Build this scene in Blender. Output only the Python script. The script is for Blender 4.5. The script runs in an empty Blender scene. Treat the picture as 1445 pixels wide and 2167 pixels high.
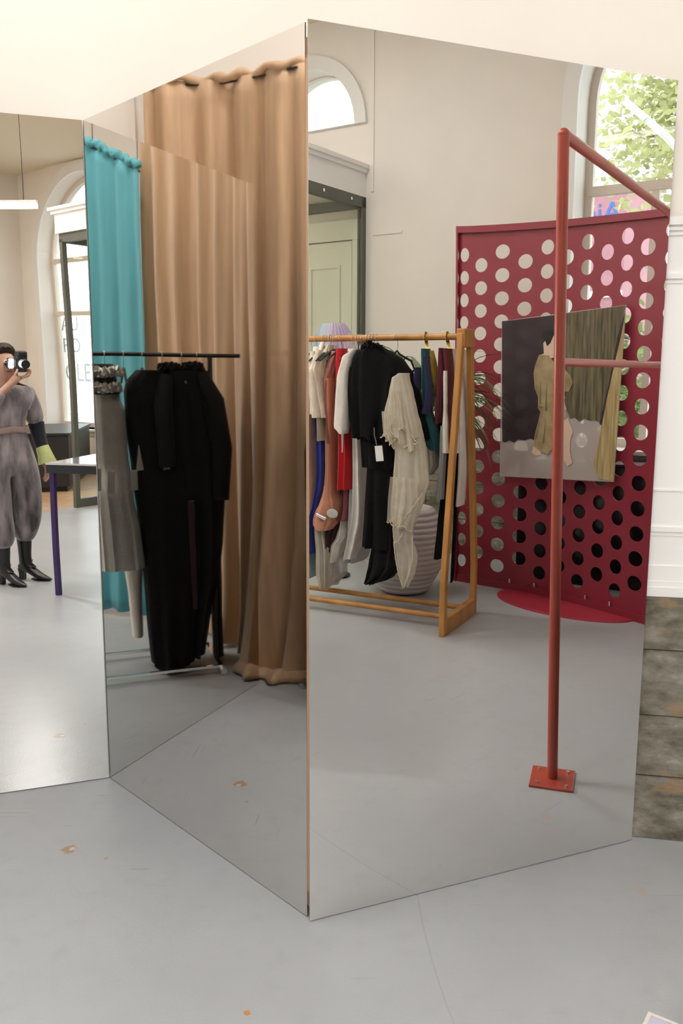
import bpy, bmesh, math, random
from mathutils import Vector, Matrix
from mathutils.geometry import tessellate_polygon
random.seed(7)
R = math.radians
sc = bpy.context.scene
COL = sc.collection

# ------------------------------------------------------------------ camera, world, exposure
EYE = Vector((0.0, 0.0, 1.5876))
cd = bpy.data.cameras.new('camera')
cd.sensor_fit = 'VERTICAL'
cd.sensor_height = 24.0
cd.lens = 1858.25 / 2167.0 * 24.0
cd.clip_start = 0.02
cd.clip_end = 300
cam = bpy.data.objects.new('photo_camera', cd)
COL.objects.link(cam)
cam.matrix_world = Matrix.Translation(EYE) @ Matrix.Rotation(R(90 - 9.2304), 4, 'X') @ Matrix.Rotation(R(0.2216), 4, 'Z')
sc.camera = cam

SKY_STRENGTH = 3.8
EXPOSURE = 0.17
TUBE_STRENGTH = 16.0
FILL_STRENGTH = 36.0
FLASH_POWER = 16.0
world = bpy.data.worlds.new('sky')
sc.world = world
world.use_nodes = True
bg = world.node_tree.nodes['Background']
bg.inputs[0].default_value = (0.86, 0.93, 1.0, 1)
bg.inputs[1].default_value = SKY_STRENGTH
sc.view_settings.view_transform = 'Standard'
sc.view_settings.look = 'None'
sc.view_settings.gamma = 1.0
sc.view_settings.use_curve_mapping = False
sc.view_settings.exposure = EXPOSURE
try:
    sc.cycles.caustics_reflective = False
    sc.cycles.caustics_refractive = False
    sc.cycles.sample_clamp_indirect = 6.0
    sc.cycles.max_bounces = 14
    sc.cycles.glossy_bounces = 8
    sc.cycles.diffuse_bounces = 5
    sc.cycles.transparent_max_bounces = 24
    sc.cycles.use_denoising = True
except Exception:
    pass

# ------------------------------------------------------------------ helpers: objects
def tag(o, label=None, cat=None, group=None, kind=None):
    if label: o['label'] = label
    if cat: o['category'] = cat
    if group: o['group'] = group
    if kind: o['kind'] = kind
    return o

def thing(name, label, cat, loc=(0, 0, 0), rz=0.0, group=None):
    o = bpy.data.objects.new(name, None)
    o.empty_display_size = 0.1
    COL.objects.link(o)
    o.location = loc
    o.rotation_euler = (0, 0, rz)
    return tag(o, label, cat, group)

class MB:
    """collects shapes and links them as one mesh object"""
    def __init__(self):
        self.v = []; self.f = []; self.mi = []
    def add(self, vs, fs, mi=0):
        b = len(self.v)
        self.v += [tuple(p) for p in vs]
        self.f += [tuple(i + b for i in q) for q in fs]
        self.mi += [mi] * len(fs)
        return self
    def box(self, c, s, rot=None, mi=0):
        hx, hy, hz = s[0] / 2, s[1] / 2, s[2] / 2
        vs = [Vector((x, y, z)) for x in (-hx, hx) for y in (-hy, hy) for z in (-hz, hz)]
        if rot is not None: vs = [rot @ p for p in vs]
        vs = [p + Vector(c) for p in vs]
        return self.add(vs, [(0, 1, 3, 2), (4, 6, 7, 5), (0, 4, 5, 1), (2, 3, 7, 6), (0, 2, 6, 4), (1, 5, 7, 3)], mi)
    def box2(self, a, b, mi=0):
        return self.box([(a[i] + b[i]) / 2 for i in range(3)], [abs(b[i] - a[i]) for i in range(3)], None, mi)
    def beam(self, p, q, w, t, up=(0, 0, 1), mi=0):
        """a square bar from p to q, w wide, t deep"""
        p = Vector(p); q = Vector(q); d = (q - p).normalized(); up = Vector(up)
        x = d.cross(up)
        if x.length < 1e-4: x = d.cross(Vector((1, 0, 0)))
        x.normalize(); y = x.cross(d).normalized()
        vs = []
        for e in (p, q):
            for a, b in ((-1, -1), (1, -1), (1, 1), (-1, 1)):
                vs.append(e + x * (a * w / 2) + y * (b * t / 2))
        return self.add(vs, [(3, 2, 1, 0), (4, 5, 6, 7), (0, 1, 5, 4), (1, 2, 6, 5), (2, 3, 7, 6), (3, 0, 4, 7)], mi)
    def tube(self, pts, r, n=10, cap=True, mi=0, flat=1.0):
        pts = [Vector(p) for p in pts]
        rs = r if isinstance(r, (list, tuple)) else [r] * len(pts)
        vs = []; fs = []
        prev = None
        for i, p in enumerate(pts):
            if i == 0: d = pts[1] - pts[0]
            elif i == len(pts) - 1: d = pts[-1] - pts[-2]
            else: d = (pts[i + 1] - p).normalized() + (p - pts[i - 1]).normalized()
            if d.length < 1e-9: d = Vector((0, 0, 1))
            d.normalize()
            if prev is None:
                x = d.orthogonal().normalized()
            else:
                x = (prev - d * prev.dot(d))
                x = x.normalized() if x.length > 1e-6 else d.orthogonal().normalized()
            prev = x
            y = d.cross(x)
            for k in range(n):
                a = 2 * math.pi * k / n
                vs.append(p + (x * math.cos(a) + y * math.sin(a) * flat) * rs[i])
        m = len(pts)
        for i in range(m - 1):
            for k in range(n):
                k2 = (k + 1) % n
                fs.append((i * n + k, i * n + k2, (i + 1) * n + k2, (i + 1) * n + k))
        if cap:
            fs.append(tuple(range(n - 1, -1, -1)))
            fs.append(tuple((m - 1) * n + k for k in range(n)))
        return self.add(vs, fs, mi)
    def rings(self, rings, cap=True, mi=0, closed=True):
        n = len(rings[0]); vs = [p for r in rings for p in r]; fs = []
        kk = n if closed else n - 1
        for i in range(len(rings) - 1):
            for k in range(kk):
                k2 = (k + 1) % n
                fs.append((i * n + k, i * n + k2, (i + 1) * n + k2, (i + 1) * n + k))
        if cap and closed:
            fs.append(tuple(range(n - 1, -1, -1)))
            fs.append(tuple((len(rings) - 1) * n + k for k in range(n)))
        return self.add(vs, fs, mi)
    def lathe(self, prof, n=32, c=(0, 0, 0), mi=0, cap=True):
        rings = [[(c[0] + r * math.cos(2 * math.pi * k / n), c[1] + r * math.sin(2 * math.pi * k / n), c[2] + z) for k in range(n)] for r, z in prof]
        return self.rings(rings, cap, mi)
    def sphere(self, c, r, n=16, m=10, mi=0, sc_=(1, 1, 1)):
        rings = []
        for i in range(m + 1):
            t = math.pi * (i + 0.02) / (m + 0.04)
            rings.append([(c[0] + sc_[0] * r * math.sin(t) * math.cos(2 * math.pi * k / n), c[1] + sc_[1] * r * math.sin(t) * math.sin(2 * math.pi * k / n), c[2] + sc_[2] * r * math.cos(t)) for k in range(n)])
        return self.rings(rings, True, mi)
    def plate(self, outline, holes=(), t=0.01, to3=None, mi=0):
        """a flat plate with holes: outline and holes are 2-D loops (a, b); to3(a, b, depth) gives the point"""
        loops = [list(outline)] + [list(h) for h in holes]
        flat = [p for l in loops for p in l]
        tri = tessellate_polygon([[Vector((p[0], p[1], 0)) for p in l] for l in loops])
        n = len(flat)
        vs = [to3(p[0], p[1], 0.0) for p in flat] + [to3(p[0], p[1], t) for p in flat]
        fs = [tuple(q) for q in tri] + [tuple(i + n for i in reversed(q)) for q in tri]
        b = 0
        for l in loops:
            m = len(l)
            for i in range(m):
                j = (i + 1) % m
                fs.append((b + i, b + j, b + j + n, b + i + n))
            b += m
        return self.add(vs, fs, mi)
    def build(self, name, mat, parent=None, smooth=None, bevel=0.0, seg=2):
        me = bpy.data.meshes.new(name)
        me.from_pydata(self.v, [], self.f)
        me.validate()
        bm = bmesh.new(); bm.from_mesh(me)
        bmesh.ops.recalc_face_normals(bm, faces=bm.faces)
        bm.to_mesh(me); bm.free()
        mats = mat if isinstance(mat, (list, tuple)) else [mat]
        for m in mats: me.materials.append(m)
        if len(mats) > 1 and len(me.polygons) == len(self.mi):
            for p, i in zip(me.polygons, self.mi): p.material_index = i
        if smooth is not None:
            me.shade_smooth()
            try: me.set_sharp_from_angle(angle=R(smooth))
            except Exception: pass
        o = bpy.data.objects.new(name, me)
        COL.objects.link(o)
        if parent is not None: o.parent = parent
        if bevel > 0:
            b = o.modifiers.new('edge', 'BEVEL'); b.width = bevel; b.segments = seg; b.limit_method = 'ANGLE'; b.angle_limit = R(40)
        return o

def copy_tree(o, parent=None):
    c = o.copy(); COL.objects.link(c)
    if parent is not None: c.parent = parent
    for ch in list(o.children): copy_tree(ch, c)
    return c

# ------------------------------------------------------------------ helpers: materials
MATS = {}
def mat(name, col, rough=0.6, metal=0.0, var=0.0, vscale=6.0, bump=0.0, bscale=60.0, sheen=0.0, coat=0.0, emit=0.0, alpha=1.0, stretch=None, col2=None, spec=0.5):
    if name in MATS: return MATS[name]
    m = bpy.data.materials.new(name); MATS[name] = m
    m.use_nodes = True
    nt = m.node_tree; N = nt.nodes; L = nt.links
    p = N['Principled BSDF']
    p.inputs['Base Color'].default_value = (*col, 1)
    p.inputs['Roughness'].default_value = rough
    p.inputs['Metallic'].default_value = metal
    p.inputs['Specular IOR Level'].default_value = spec
    if sheen: p.inputs['Sheen Weight'].default_value = sheen
    if coat: p.inputs['Coat Weight'].default_value = coat; p.inputs['Coat Roughness'].default_value = 0.08
    if emit:
        p.inputs['Emission Color'].default_value = (*col, 1); p.inputs['Emission Strength'].default_value = emit
    if alpha < 1: p.inputs['Alpha'].default_value = alpha
    tc = N.new('ShaderNodeTexCoord'); mp = N.new('ShaderNodeMapping')
    L.new(tc.outputs['Object'], mp.inputs[0])
    if stretch: mp.inputs['Scale'].default_value = stretch
    if var or col2:
        n = N.new('ShaderNodeTexNoise'); n.inputs['Scale'].default_value = vscale; n.inputs['Detail'].default_value = 5
        L.new(mp.outputs[0], n.inputs['Vector'])
        r = N.new('ShaderNodeValToRGB')
        r.color_ramp.elements[0].position = 0.32; r.color_ramp.elements[1].position = 0.68
        c2 = col2 if col2 else tuple(max(0, c * (1 - var)) for c in col)
        r.color_ramp.elements[0].color = (*c2, 1); r.color_ramp.elements[1].color = (*(tuple(min(1, c * (1 + var * 0.5)) for c in col)), 1)
        L.new(n.outputs['Fac'], r.inputs[0]); L.new(r.outputs[0], p.inputs['Base Color'])
    if bump:
        n2 = N.new('ShaderNodeTexNoise'); n2.inputs['Scale'].default_value = bscale; n2.inputs['Detail'].default_value = 4
        L.new(mp.outputs[0], n2.inputs['Vector'])
        b = N.new('ShaderNodeBump'); b.inputs['Strength'].default_value = bump; b.inputs['Distance'].default_value = 0.01
        L.new(n2.outputs['Fac'], b.inputs['Height']); L.new(b.outputs[0], p.inputs['Normal'])
    return m

def fabric(name, col, rough=0.85, **k):
    k.setdefault('sheen', 0.15); k.setdefault('var', 0.10); k.setdefault('vscale', 14.0); k.setdefault('bump', 0.25); k.setdefault('bscale', 90.0)
    return mat(name, col, rough, **k)

def srgb(r, g, b):
    f = lambda c: ((c / 255) / 12.92) if c <= 10 else (((c / 255) + 0.055) / 1.055) ** 2.4
    return (f(r), f(g), f(b))

def mirror_mat(name, col, rough, warp=0.0):
    m = bpy.data.materials.new(name); m.use_nodes = True
    nt = m.node_tree; p = nt.nodes['Principled BSDF']
    p.inputs['Base Color'].default_value = (*col, 1)
    p.inputs['Metallic'].default_value = 1.0
    p.inputs['Roughness'].default_value = rough
    if warp:
        tc = nt.nodes.new('ShaderNodeTexCoord'); n = nt.nodes.new('ShaderNodeTexNoise')
        n.inputs['Scale'].default_value = 1.4; n.inputs['Detail'].default_value = 0.0
        b = nt.nodes.new('ShaderNodeBump'); b.inputs['Strength'].default_value = 1.0; b.inputs['Distance'].default_value = warp
        nt.links.new(tc.outputs['Object'], n.inputs['Vector']); nt.links.new(n.outputs['Fac'], b.inputs['Height'])
        nt.links.new(b.outputs[0], p.inputs['Normal'])
    return m

def sheer_mat(name, col, see=0.35, rough=0.8, scale=220.0):
    """a see-through weave: part fabric, part open"""
    m = bpy.data.materials.new(name); m.use_nodes = True
    nt = m.node_tree; N = nt.nodes; L = nt.links
    p = N['Principled BSDF']; out = N['Material Output']
    p.inputs['Base Color'].default_value = (*col, 1); p.inputs['Roughness'].default_value = rough
    tr = N.new('ShaderNodeBsdfTransparent'); tl = N.new('ShaderNodeBsdfTranslucent'); tl.inputs['Color'].default_value = (*col, 1)
    m1 = N.new('ShaderNodeMixShader'); m1.inputs[0].default_value = 0.3
    m2 = N.new('ShaderNodeMixShader')
    tc = N.new('ShaderNodeTexCoord'); n = N.new('ShaderNodeTexNoise'); n.inputs['Scale'].default_value = 16; n.inputs['Detail'].default_value = 6
    r = N.new('ShaderNodeMapRange'); r.inputs['From Min'].default_value = 0.3; r.inputs['From Max'].default_value = 0.7
    r.inputs['To Min'].default_value = max(0, see - 0.07); r.inputs['To Max'].default_value = min(1, see + 0.07)
    L.new(tc.outputs['Object'], n.inputs['Vector']); L.new(n.outputs['Fac'], r.inputs['Value'])
    L.new(p.outputs[0], m1.inputs[1]); L.new(tl.outputs[0], m1.inputs[2])
    L.new(r.outputs[0], m2.inputs[0]); L.new(m1.outputs[0], m2.inputs[1]); L.new(tr.outputs[0], m2.inputs[2])
    L.new(m2.outputs[0], out.inputs[0])
    return m

def glass_mat(name, tint=(0.96, 0.98, 0.97), refl=0.06):
    m = bpy.data.materials.new(name); m.use_nodes = True
    nt = m.node_tree; N = nt.nodes; L = nt.links
    N.remove(N['Principled BSDF']); out = N['Material Output']
    t = N.new('ShaderNodeBsdfTransparent'); t.inputs[0].default_value = (*tint, 1)
    g = N.new('ShaderNodeBsdfGlossy'); g.inputs['Roughness'].default_value = 0.0
    lw = N.new('ShaderNodeLayerWeight'); lw.inputs[0].default_value = 0.5
    pw = N.new('ShaderNodeMath'); pw.operation = 'POWER'; pw.inputs[1].default_value = 5.0
    fr = N.new('ShaderNodeMath'); fr.operation = 'MULTIPLY_ADD'; fr.inputs[1].default_value = 0.7; fr.inputs[2].default_value = refl * 0.5
    L.new(lw.outputs['Facing'], pw.inputs[0]); L.new(pw.outputs[0], fr.inputs[0])
    mx = N.new('ShaderNodeMixShader')
    L.new(fr.outputs[0], mx.inputs[0]); L.new(t.outputs[0], mx.inputs[1]); L.new(g.outputs[0], mx.inputs[2]); L.new(mx.outputs[0], out.inputs[0])
    return m

# ------------------------------------------------------------------ the room's own axes: U runs across, V runs along the window wall
U = Vector((0.98242, -0.18666, 0)); V = Vector((0.18666, 0.98242, 0))
W0 = Vector((4.39, -0.63, 0))
RZ = math.atan2(-0.18666, 0.98242)
def RM(du, s, z=0.0): return W0 + U * du + V * s + Vector((0, 0, z))
S_BACK = 2.82; S_REAR = -7.75; DU_LEFT = -7.9; CEIL = 4.62

# ------------------------------------------------------------------ materials of the room
def floor_material():
    m = bpy.data.materials.new('grey_painted_concrete'); m.use_nodes = True
    nt = m.node_tree; N = nt.nodes; L = nt.links
    p = N['Principled BSDF']
    geo = N.new('ShaderNodeNewGeometry')
    pos = geo.outputs['Position']
    def noise(scale, detail=4, vec=None, dist=0.0):
        n = N.new('ShaderNodeTexNoise'); n.inputs['Scale'].default_value = scale; n.inputs['Detail'].default_value = detail; n.inputs['Distortion'].default_value = dist
        L.new(vec if vec else pos, n.inputs['Vector']); return n.outputs['Fac']
    def ramp(x, a, b):
        r = N.new('ShaderNodeMapRange'); r.inputs['From Min'].default_value = a; r.inputs['From Max'].default_value = b; L.new(x, r.inputs['Value']); return r.outputs[0]
    def math_(op, a, b=None):
        n = N.new('ShaderNodeMath'); n.operation = op
        for i, x in enumerate((a, b)):
            if x is None: continue
            if isinstance(x, (int, float)): n.inputs[i].default_value = x
            else: L.new(x, n.inputs[i])
        return n.outputs[0]
    def mix(fac, a, b):
        n = N.new('ShaderNodeMix'); n.data_type = 'RGBA'
        L.new(fac, n.inputs[0]) if not isinstance(fac, float) else None
        for i, x in ((6, a), (7, b)):
            if isinstance(x, tuple): n.inputs[i].default_value = (*x, 1)
            else: L.new(x, n.inputs[i])
        return n.outputs[2]
    c = mix(ramp(noise(1.1, 5), 0.35, 0.68), (0.380, 0.390, 0.404), (0.432, 0.443, 0.458))
    c = mix(ramp(noise(14.0, 9), 0.52, 0.85), c, (0.372, 0.380, 0.392))
    # hairline scratches in two directions
    for ang, sc_, th in ((28, (3.0, 90.0, 1), 0.70), (-52, (4.0, 110.0, 1), 0.71)):
        mp = N.new('ShaderNodeMapping'); mp.inputs['Rotation'].default_value = (0, 0, R(ang)); mp.inputs['Scale'].default_value = sc_
        L.new(pos, mp.inputs[0])
        s = ramp(noise(1.0, 2, mp.outputs[0], 0.4), th, th + 0.02)
        s = math_('MULTIPLY', s, ramp(noise(2.2, 2), 0.52, 0.60))
        s = math_('MULTIPLY', s, 0.7)
        c = mix(s, c, (0.27, 0.265, 0.26))
    # worn patches where the paint is off
    for (x, y, r, col) in ((-0.907, 2.715, 0.026, (0.36, 0.24, 0.15)), (-0.895, 2.72, 0.010, (0.56, 0.52, 0.50)), (-0.768, 2.664, 0.008, (0.42, 0.28, 0.16)), (-0.232, 1.965, 0.010, (0.50, 0.23, 0.08)), (0.929, 2.492, 0.022, (0.44, 0.38, 0.36)),                           (-0.35, -0.62, 0.10, (0.47, 0.38, 0.29))):
        d = N.new('ShaderNodeVectorMath'); d.operation = 'DISTANCE'; L.new(pos, d.inputs[0]); d.inputs[1].default_value = (x, y, 0)
        q = math_('ADD', d.outputs['Value'], math_('MULTIPLY', math_('SUBTRACT', noise(55.0, 4), 0.5), r * 1.6))
        k = ramp(q, r * 1.05, r * 0.80)
        c = mix(k, c, col)
    # one long hairline crack (an arc)
    d = N.new('ShaderNodeVectorMath'); d.operation = 'DISTANCE'; L.new(pos, d.inputs[0]); d.inputs[1].default_value = (CRACK[0], CRACK[1], 0)
    q = math_('ABSOLUTE', math_('SUBTRACT', d.outputs['Value'], CRACK[2]))
    q = math_('ADD', q, math_('MULTIPLY', math_('SUBTRACT', noise(20.0, 3), 0.5), 0.004))
    k = math_('MULTIPLY', ramp(q, 0.0030, 0.0012), 0.5)
    sx = N.new('ShaderNodeSeparateXYZ'); L.new(pos, sx.inputs[0])
    k = math_('MULTIPLY', k, math_('GREATER_THAN', sx.outputs['Y'], 1.2))
    k = math_('MULTIPLY', k, math_('LESS_THAN', sx.outputs['X'], 0.6))
    c = mix(k, c, (0.30, 0.29, 0.27))
    L.new(c, p.inputs['Base Color'])
    rr = N.new('ShaderNodeMapRange'); rr.inputs['To Min'].default_value = 0.26; rr.inputs['To Max'].default_value = 0.42
    L.new(noise(3.0, 5), rr.inputs['Value']); L.new(rr.outputs[0], p.inputs['Roughness'])
    b = N.new('ShaderNodeBump'); b.inputs['Strength'].default_value = 0.10; b.inputs['Distance'].default_value = 0.004
    L.new(noise(130.0, 3), b.inputs['Height']); L.new(b.outputs[0], p.inputs['Normal'])
    return m

def circle3(a, b, c):
    ax, ay = a; bx, by = b; cx, cy = c
    d = 2 * (ax * (by - cy) + bx * (cy - ay) + cx * (ay - by))
    ux = ((ax * ax + ay * ay) * (by - cy) + (bx * bx + by * by) * (cy - ay) + (cx * cx + cy * cy) * (ay - by)) / d
    uy = ((ax * ax + ay * ay) * (cx - bx) + (bx * bx + by * by) * (ax - cx) + (cx * cx + cy * cy) * (bx - ax)) / d
    return ux, uy, math.hypot(ax - ux, ay - uy)
CRACK = circle3((0.237, 2.451), (0.246, 2.229), (0.281, 1.929))

def stone_material():
    m = bpy.data.materials.new('old_sandstone'); m.use_nodes = True
    nt = m.node_tree; N = nt.nodes; L = nt.links; p = N['Principled BSDF']
    tc = N.new('ShaderNodeTexCoord'); geo = N.new('ShaderNodeNewGeometry')
    def noise(scale, d, st=(1, 1, 1)):
        mp = N.new('ShaderNodeMapping'); mp.inputs['Scale'].default_value = st; L.new(geo.outputs['Position'], mp.inputs[0])
        n = N.new('ShaderNodeTexNoise'); n.inputs['Scale'].default_value = scale; n.inputs['Detail'].default_value = d; n.inputs['Roughness'].default_value = 0.65; L.new(mp.outputs[0], n.inputs['Vector']); return n.outputs['Fac']
    r = N.new('ShaderNodeValToRGB'); e = r.color_ramp.elements
    e[0].position = 0.30; e[0].color = (0.070, 0.060, 0.040, 1); e[1].position = 0.74; e[1].color = (0.46, 0.42, 0.36, 1)
    e2 = r.color_ramp.elements.new(0.46); e2.color = (0.17, 0.155, 0.118, 1)
    e3 = r.color_ramp.elements.new(0.60); e3.color = (0.27, 0.25, 0.21, 1)
    L.new(noise(7.5, 9, (1, 1, 2.0)), r.inputs[0])
    r2 = N.new('ShaderNodeValToRGB'); r2.color_ramp.elements[0].position = 0.60; r2.color_ramp.elements[1].position = 0.70
    L.new(noise(4.0, 3, (1, 1, 3.4)), r2.inputs[0])
    mx = N.new('ShaderNodeMix'); mx.data_type = 'RGBA'; mx.inputs[7].default_value = (0.30, 0.205, 0.125, 1)
    L.new(r2.outputs[0], mx.inputs[0]); L.new(r.outputs[0], mx.inputs[6])
    L.new(mx.outputs[2], p.inputs['Base Color']); p.inputs['Roughness'].default_value = 0.9
    b = N.new('ShaderNodeBump'); b.inputs['Strength'].default_value = 0.7; b.inputs['Distance'].default_value = 0.012
    L.new(noise(26.0, 7), b.inputs['Height']); L.new(b.outputs[0], p.inputs['Normal'])
    return m

FLOOR = floor_material()
STONE = stone_material()
CREAM = mat('warm_white_wall_paint', (0.82, 0.775, 0.715), 0.85, var=0.03, vscale=2.0, bump=0.05, bscale=40)
CEILP = mat('cream_ceiling_paint', (0.76, 0.70, 0.57), 0.9)
WHITE = mat('white_gloss_paint', (0.86, 0.855, 0.85), 0.45)
TRIMW = mat('off_white_trim_paint', (0.80, 0.79, 0.77), 0.5)
JAMB = mat('window_frame_paint', (0.74, 0.66, 0.58), 0.55)
GLASS = glass_mat('window_glass')
VGLASS = glass_mat('greenish_glass', (0.965, 0.985, 0.955))
TIMBER = mat('timber_boards', (0.56, 0.36, 0.20), 0.45, var=0.3, vscale=5, stretch=(1, 9, 1))
STEEL = mat('dark_olive_steel', (0.115, 0.118, 0.098), 0.5, metal=0.1, var=0.1)
CHROME = mat('polished_chrome', (0.85, 0.85, 0.86), 0.12, metal=1.0)
BRASS = mat('polished_brass', (0.83, 0.62, 0.22), 0.22, metal=1.0)
BLACKMET = mat('black_metal', (0.02, 0.02, 0.022), 0.35, metal=0.5)
BLACKVEL = fabric('black_velvet', (0.012, 0.012, 0.013))
OAK = mat('oiled_oak', (0.53, 0.245, 0.062), 0.42, var=0.28, vscale=9, stretch=(1, 1, 0.25), bump=0.08, bscale=60)
REDP = mat('oxide_red_paint', (0.43, 0.062, 0.036), 0.30, coat=0.3, var=0.08, vscale=8)
CRIMSON = mat('crimson_powder_coat', (0.27, 0.024, 0.044), 0.36, var=0.06, vscale=5, coat=0.15)

# ------------------------------------------------------------------ the setting
def room(name, mb, m, **k):
    o = mb.build(name, m, **k)
    o.location = W0; o.rotation_euler = (0, 0, RZ)
    return tag(o, kind='structure')

# floor: painted concrete, and timber boards beyond the glass lobby
TIMB_S = -3.32
fl = MB().add([(DU_LEFT, TIMB_S, 0), (0.0, TIMB_S, 0), (0.0, S_BACK, 0), (DU_LEFT, S_BACK, 0)], [(0, 1, 2, 3)])
fl.add([(DU_LEFT, TIMB_S, -0.1), (0.0, TIMB_S, -0.1), (0.0, S_BACK, -0.1), (DU_LEFT, S_BACK, -0.1)], [(3, 2, 1, 0)])
room('floor', fl, FLOOR)
f2 = MB()
nb = 24
for i in range(int((0 - DU_LEFT) / 0.14) + 1):
    a = DU_LEFT + i * 0.14
    f2.box2((a, S_REAR, -0.1), (min(a + 0.137, 0), TIMB_S, 0.0))
room('floor_timber', f2, TIMBER)
room('ceiling', MB().box2((DU_LEFT - .3, S_REAR - .3, CEIL), (0.4, S_BACK + .3, CEIL + 0.12)), CEILP)
room('wall_back', MB().box2((DU_LEFT - .3, S_BACK, -0.1), (0.4, S_BACK + 0.25, CEIL)), CREAM)
room('wall_left', MB().box2((DU_LEFT - .3, S_REAR - .3, -0.1), (DU_LEFT, S_BACK, CEIL)), CREAM)
room('wall_rear', MB().box2((DU_LEFT, S_REAR - .3, -0.1), (0.4, S_REAR, CEIL)), CREAM)

def arch(s0, s1, z0, zs, n=24):
    """loop of a round-headed opening from s0 to s1, sill z0, spring line zs"""
    c = (s0 + s1) / 2; r = (s1 - s0) / 2
    return [(s0, z0), (s1, z0)] + [(c + r * math.cos(math.pi * k / n), zs + r * math.sin(math.pi * k / n)) for k in range(n + 1)]
WT = 0.36
WINS = {1: (1.02, 2.60, 0.98, 3.62), 2: (-7.22, -4.86, 0.62, 3.28), 3: (-2.02, -0.98, 3.70, 3.70)}
holes = [arch(*WINS[k]) for k in (1, 2)]
c3, r3 = -1.50, 0.52
def half(c, r, z, n=24): return [(c + r * math.cos(math.pi * k / n), z + r * math.sin(math.pi * k / n)) for k in range(n + 1)]
holes.append(half(c3, r3, 3.71))
mb = MB().plate([(S_REAR - .3, -0.1), (S_BACK + .25, -0.1), (S_BACK + .25, CEIL), (S_REAR - .3, CEIL)], holes, WT, lambda a, b, d: (d, a, b))
room('wall_right', mb, CREAM)
def arch_trim(n, outer, inner, m, depth=-0.035):
    mb = MB().plate(outer, [inner], depth, lambda a, b, d: (d, a, b))
    room('trim_%d' % n, mb, m)
arch_trim(1, arch(0.90, 2.72, 0.90, 3.62), arch(1.02, 2.60, 0.98, 3.62), TRIMW)
arch_trim(2, arch(-7.36, -4.72, 0.52, 3.28), arch(-7.22, -4.86, 0.62, 3.28), TRIMW)
arch_trim(3, half(c3, 0.64, 3.70), [(c3 + .52 * math.cos(math.pi * k / 24), 3.705 + .52 * math.sin(math.pi * k / 24)) for k in range(25)], TRIMW)

def window(n, s0, s1, z0, zs, mulls, trans):
    """a fixed window: frame ring, bars and one sheet of glass, set back in the opening"""
    x = 0.22
    outer = arch(s0, s1, z0, zs); inner = arch(s0 + 0.06, s1 - 0.06, z0 + 0.07, zs)
    fr = MB().plate(outer, [inner], 0.06, lambda a, b, d: (x + d, a, b))
    for z in trans: fr.box2((x - .01, s0 + .03, z - 0.035), (x + .05, s1 - .03, z + 0.035))
    for s, za, zb in mulls: fr.box2((x - .005, s - .028, za), (x + .045, s + .028, zb))
    o = room('window_%d' % n, fr, JAMB)
    g = MB().plate([(s0 + .05, z0 + .05)] + [(s1 - .05, z0 + .05)] + arch(s0 + .05, s1 - .05, z0, zs)[2:], [], 0.004, lambda a, b, d: (x + 0.03 + d, a, b))
    gl = g.build('pane', GLASS, o)
    sl = MB().box2((-0.10, s0 - .06, z0 - .03), (x, s1 + .06, z0)).build('sill', TRIMW, o)
    return o
w1 = window(1, 1.02, 2.60, 0.98, 3.62, [(1.57, .98, 2.94), (2.10, .98, 2.94)], [2.97])
w2 = window(2, -7.22, -4.86, 0.62, 3.28, [(-6.04, .62, 3.28)], [3.30, 2.42])
fr = MB().plate(half(c3, r3, 3.71), [[(c3 + .47 * math.cos(math.pi * k / 24), 3.75 + .47 * math.sin(math.pi * k / 24)) for k in range(25)]], 0.05, lambda a, b, d: (0.2 + d, a, b))
w3 = room('window_3', fr, JAMB)
MB().plate(half(c3, .50, 3.72), [], 0.004, lambda a, b, d: (0.22 + d, a, b)).build('pane', GLASS, w3)

# writing on the lettered window, painted to be read from the street
def text(name, s, size, m, parent=None, extr=0.002):
    c = bpy.data.curves.new(name, 'FONT'); c.body = s; c.size = size; c.extrude = extr; c.align_x = 'LEFT'
    c.materials.append(m)
    o = bpy.data.objects.new(name, c); COL.objects.link(o)
    bpy.context.view_layer.update()
    me = bpy.data.meshes.new_from_object(o.evaluated_get(bpy.context.evaluated_depsgraph_get()))
    bpy.data.objects.remove(o)
    me.materials.clear(); me.materials.append(m)
    o = bpy.data.objects.new(name, me); COL.objects.link(o)
    if parent is not None: o.parent = parent
    return o
GREYLET = mat('slate_blue_lettering', (0.30, 0.36, 0.45), 0.6)
def glare_wash(m, k):
    nt = m.node_tree; p = nt.nodes['Principled BSDF']; t = nt.nodes.new('ShaderNodeBsdfTransparent'); x = nt.nodes.new('ShaderNodeMixShader'); x.inputs[0].default_value = k
    nt.links.new(p.outputs[0], x.inputs[1]); nt.links.new(t.outputs[0], x.inputs[2]); nt.links.new(x.outputs[0], nt.nodes['Material Output'].inputs[0]); return m
glare_wash(GREYLET, .42)  # letters made partly see-through, imitating glare that washes them out
for s, z, sz, tx in ((-7.14, 2.13, 0.34, 'AU'), (-7.14, 1.77, 0.34, 'RO'), (-7.12, 1.32, 0.40, 'GLEY')):
    t = text('lettering', tx, sz, GREYLET, w2)
    # the word runs along +V as it is seen from outside
    t.matrix_local = Matrix.Translation((0.258, s, z)) @ Matrix(((0, 0, 1, 0), (1, 0, 0, 0), (0, 1, 0, 0), (0, 0, 0, 1)))
REDLET = mat('red_lettering', (0.62, 0.05, 0.06), 0.6)
mb = MB()
for i, z in enumerate((2.42, 2.28, 2.12, 1.98, 1.80, 1.62, 1.45, 1.30, 1.12, 0.98)):
    a = (0.262, -6.12 - 0.02 * (i % 2), z); b = (0.262, -5.98, z + (0.07 if i % 2 else -0.08))
    mb.beam(a, b, 0.03, 0.004)
mb.build('red_lettering', REDLET, w2)

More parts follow.
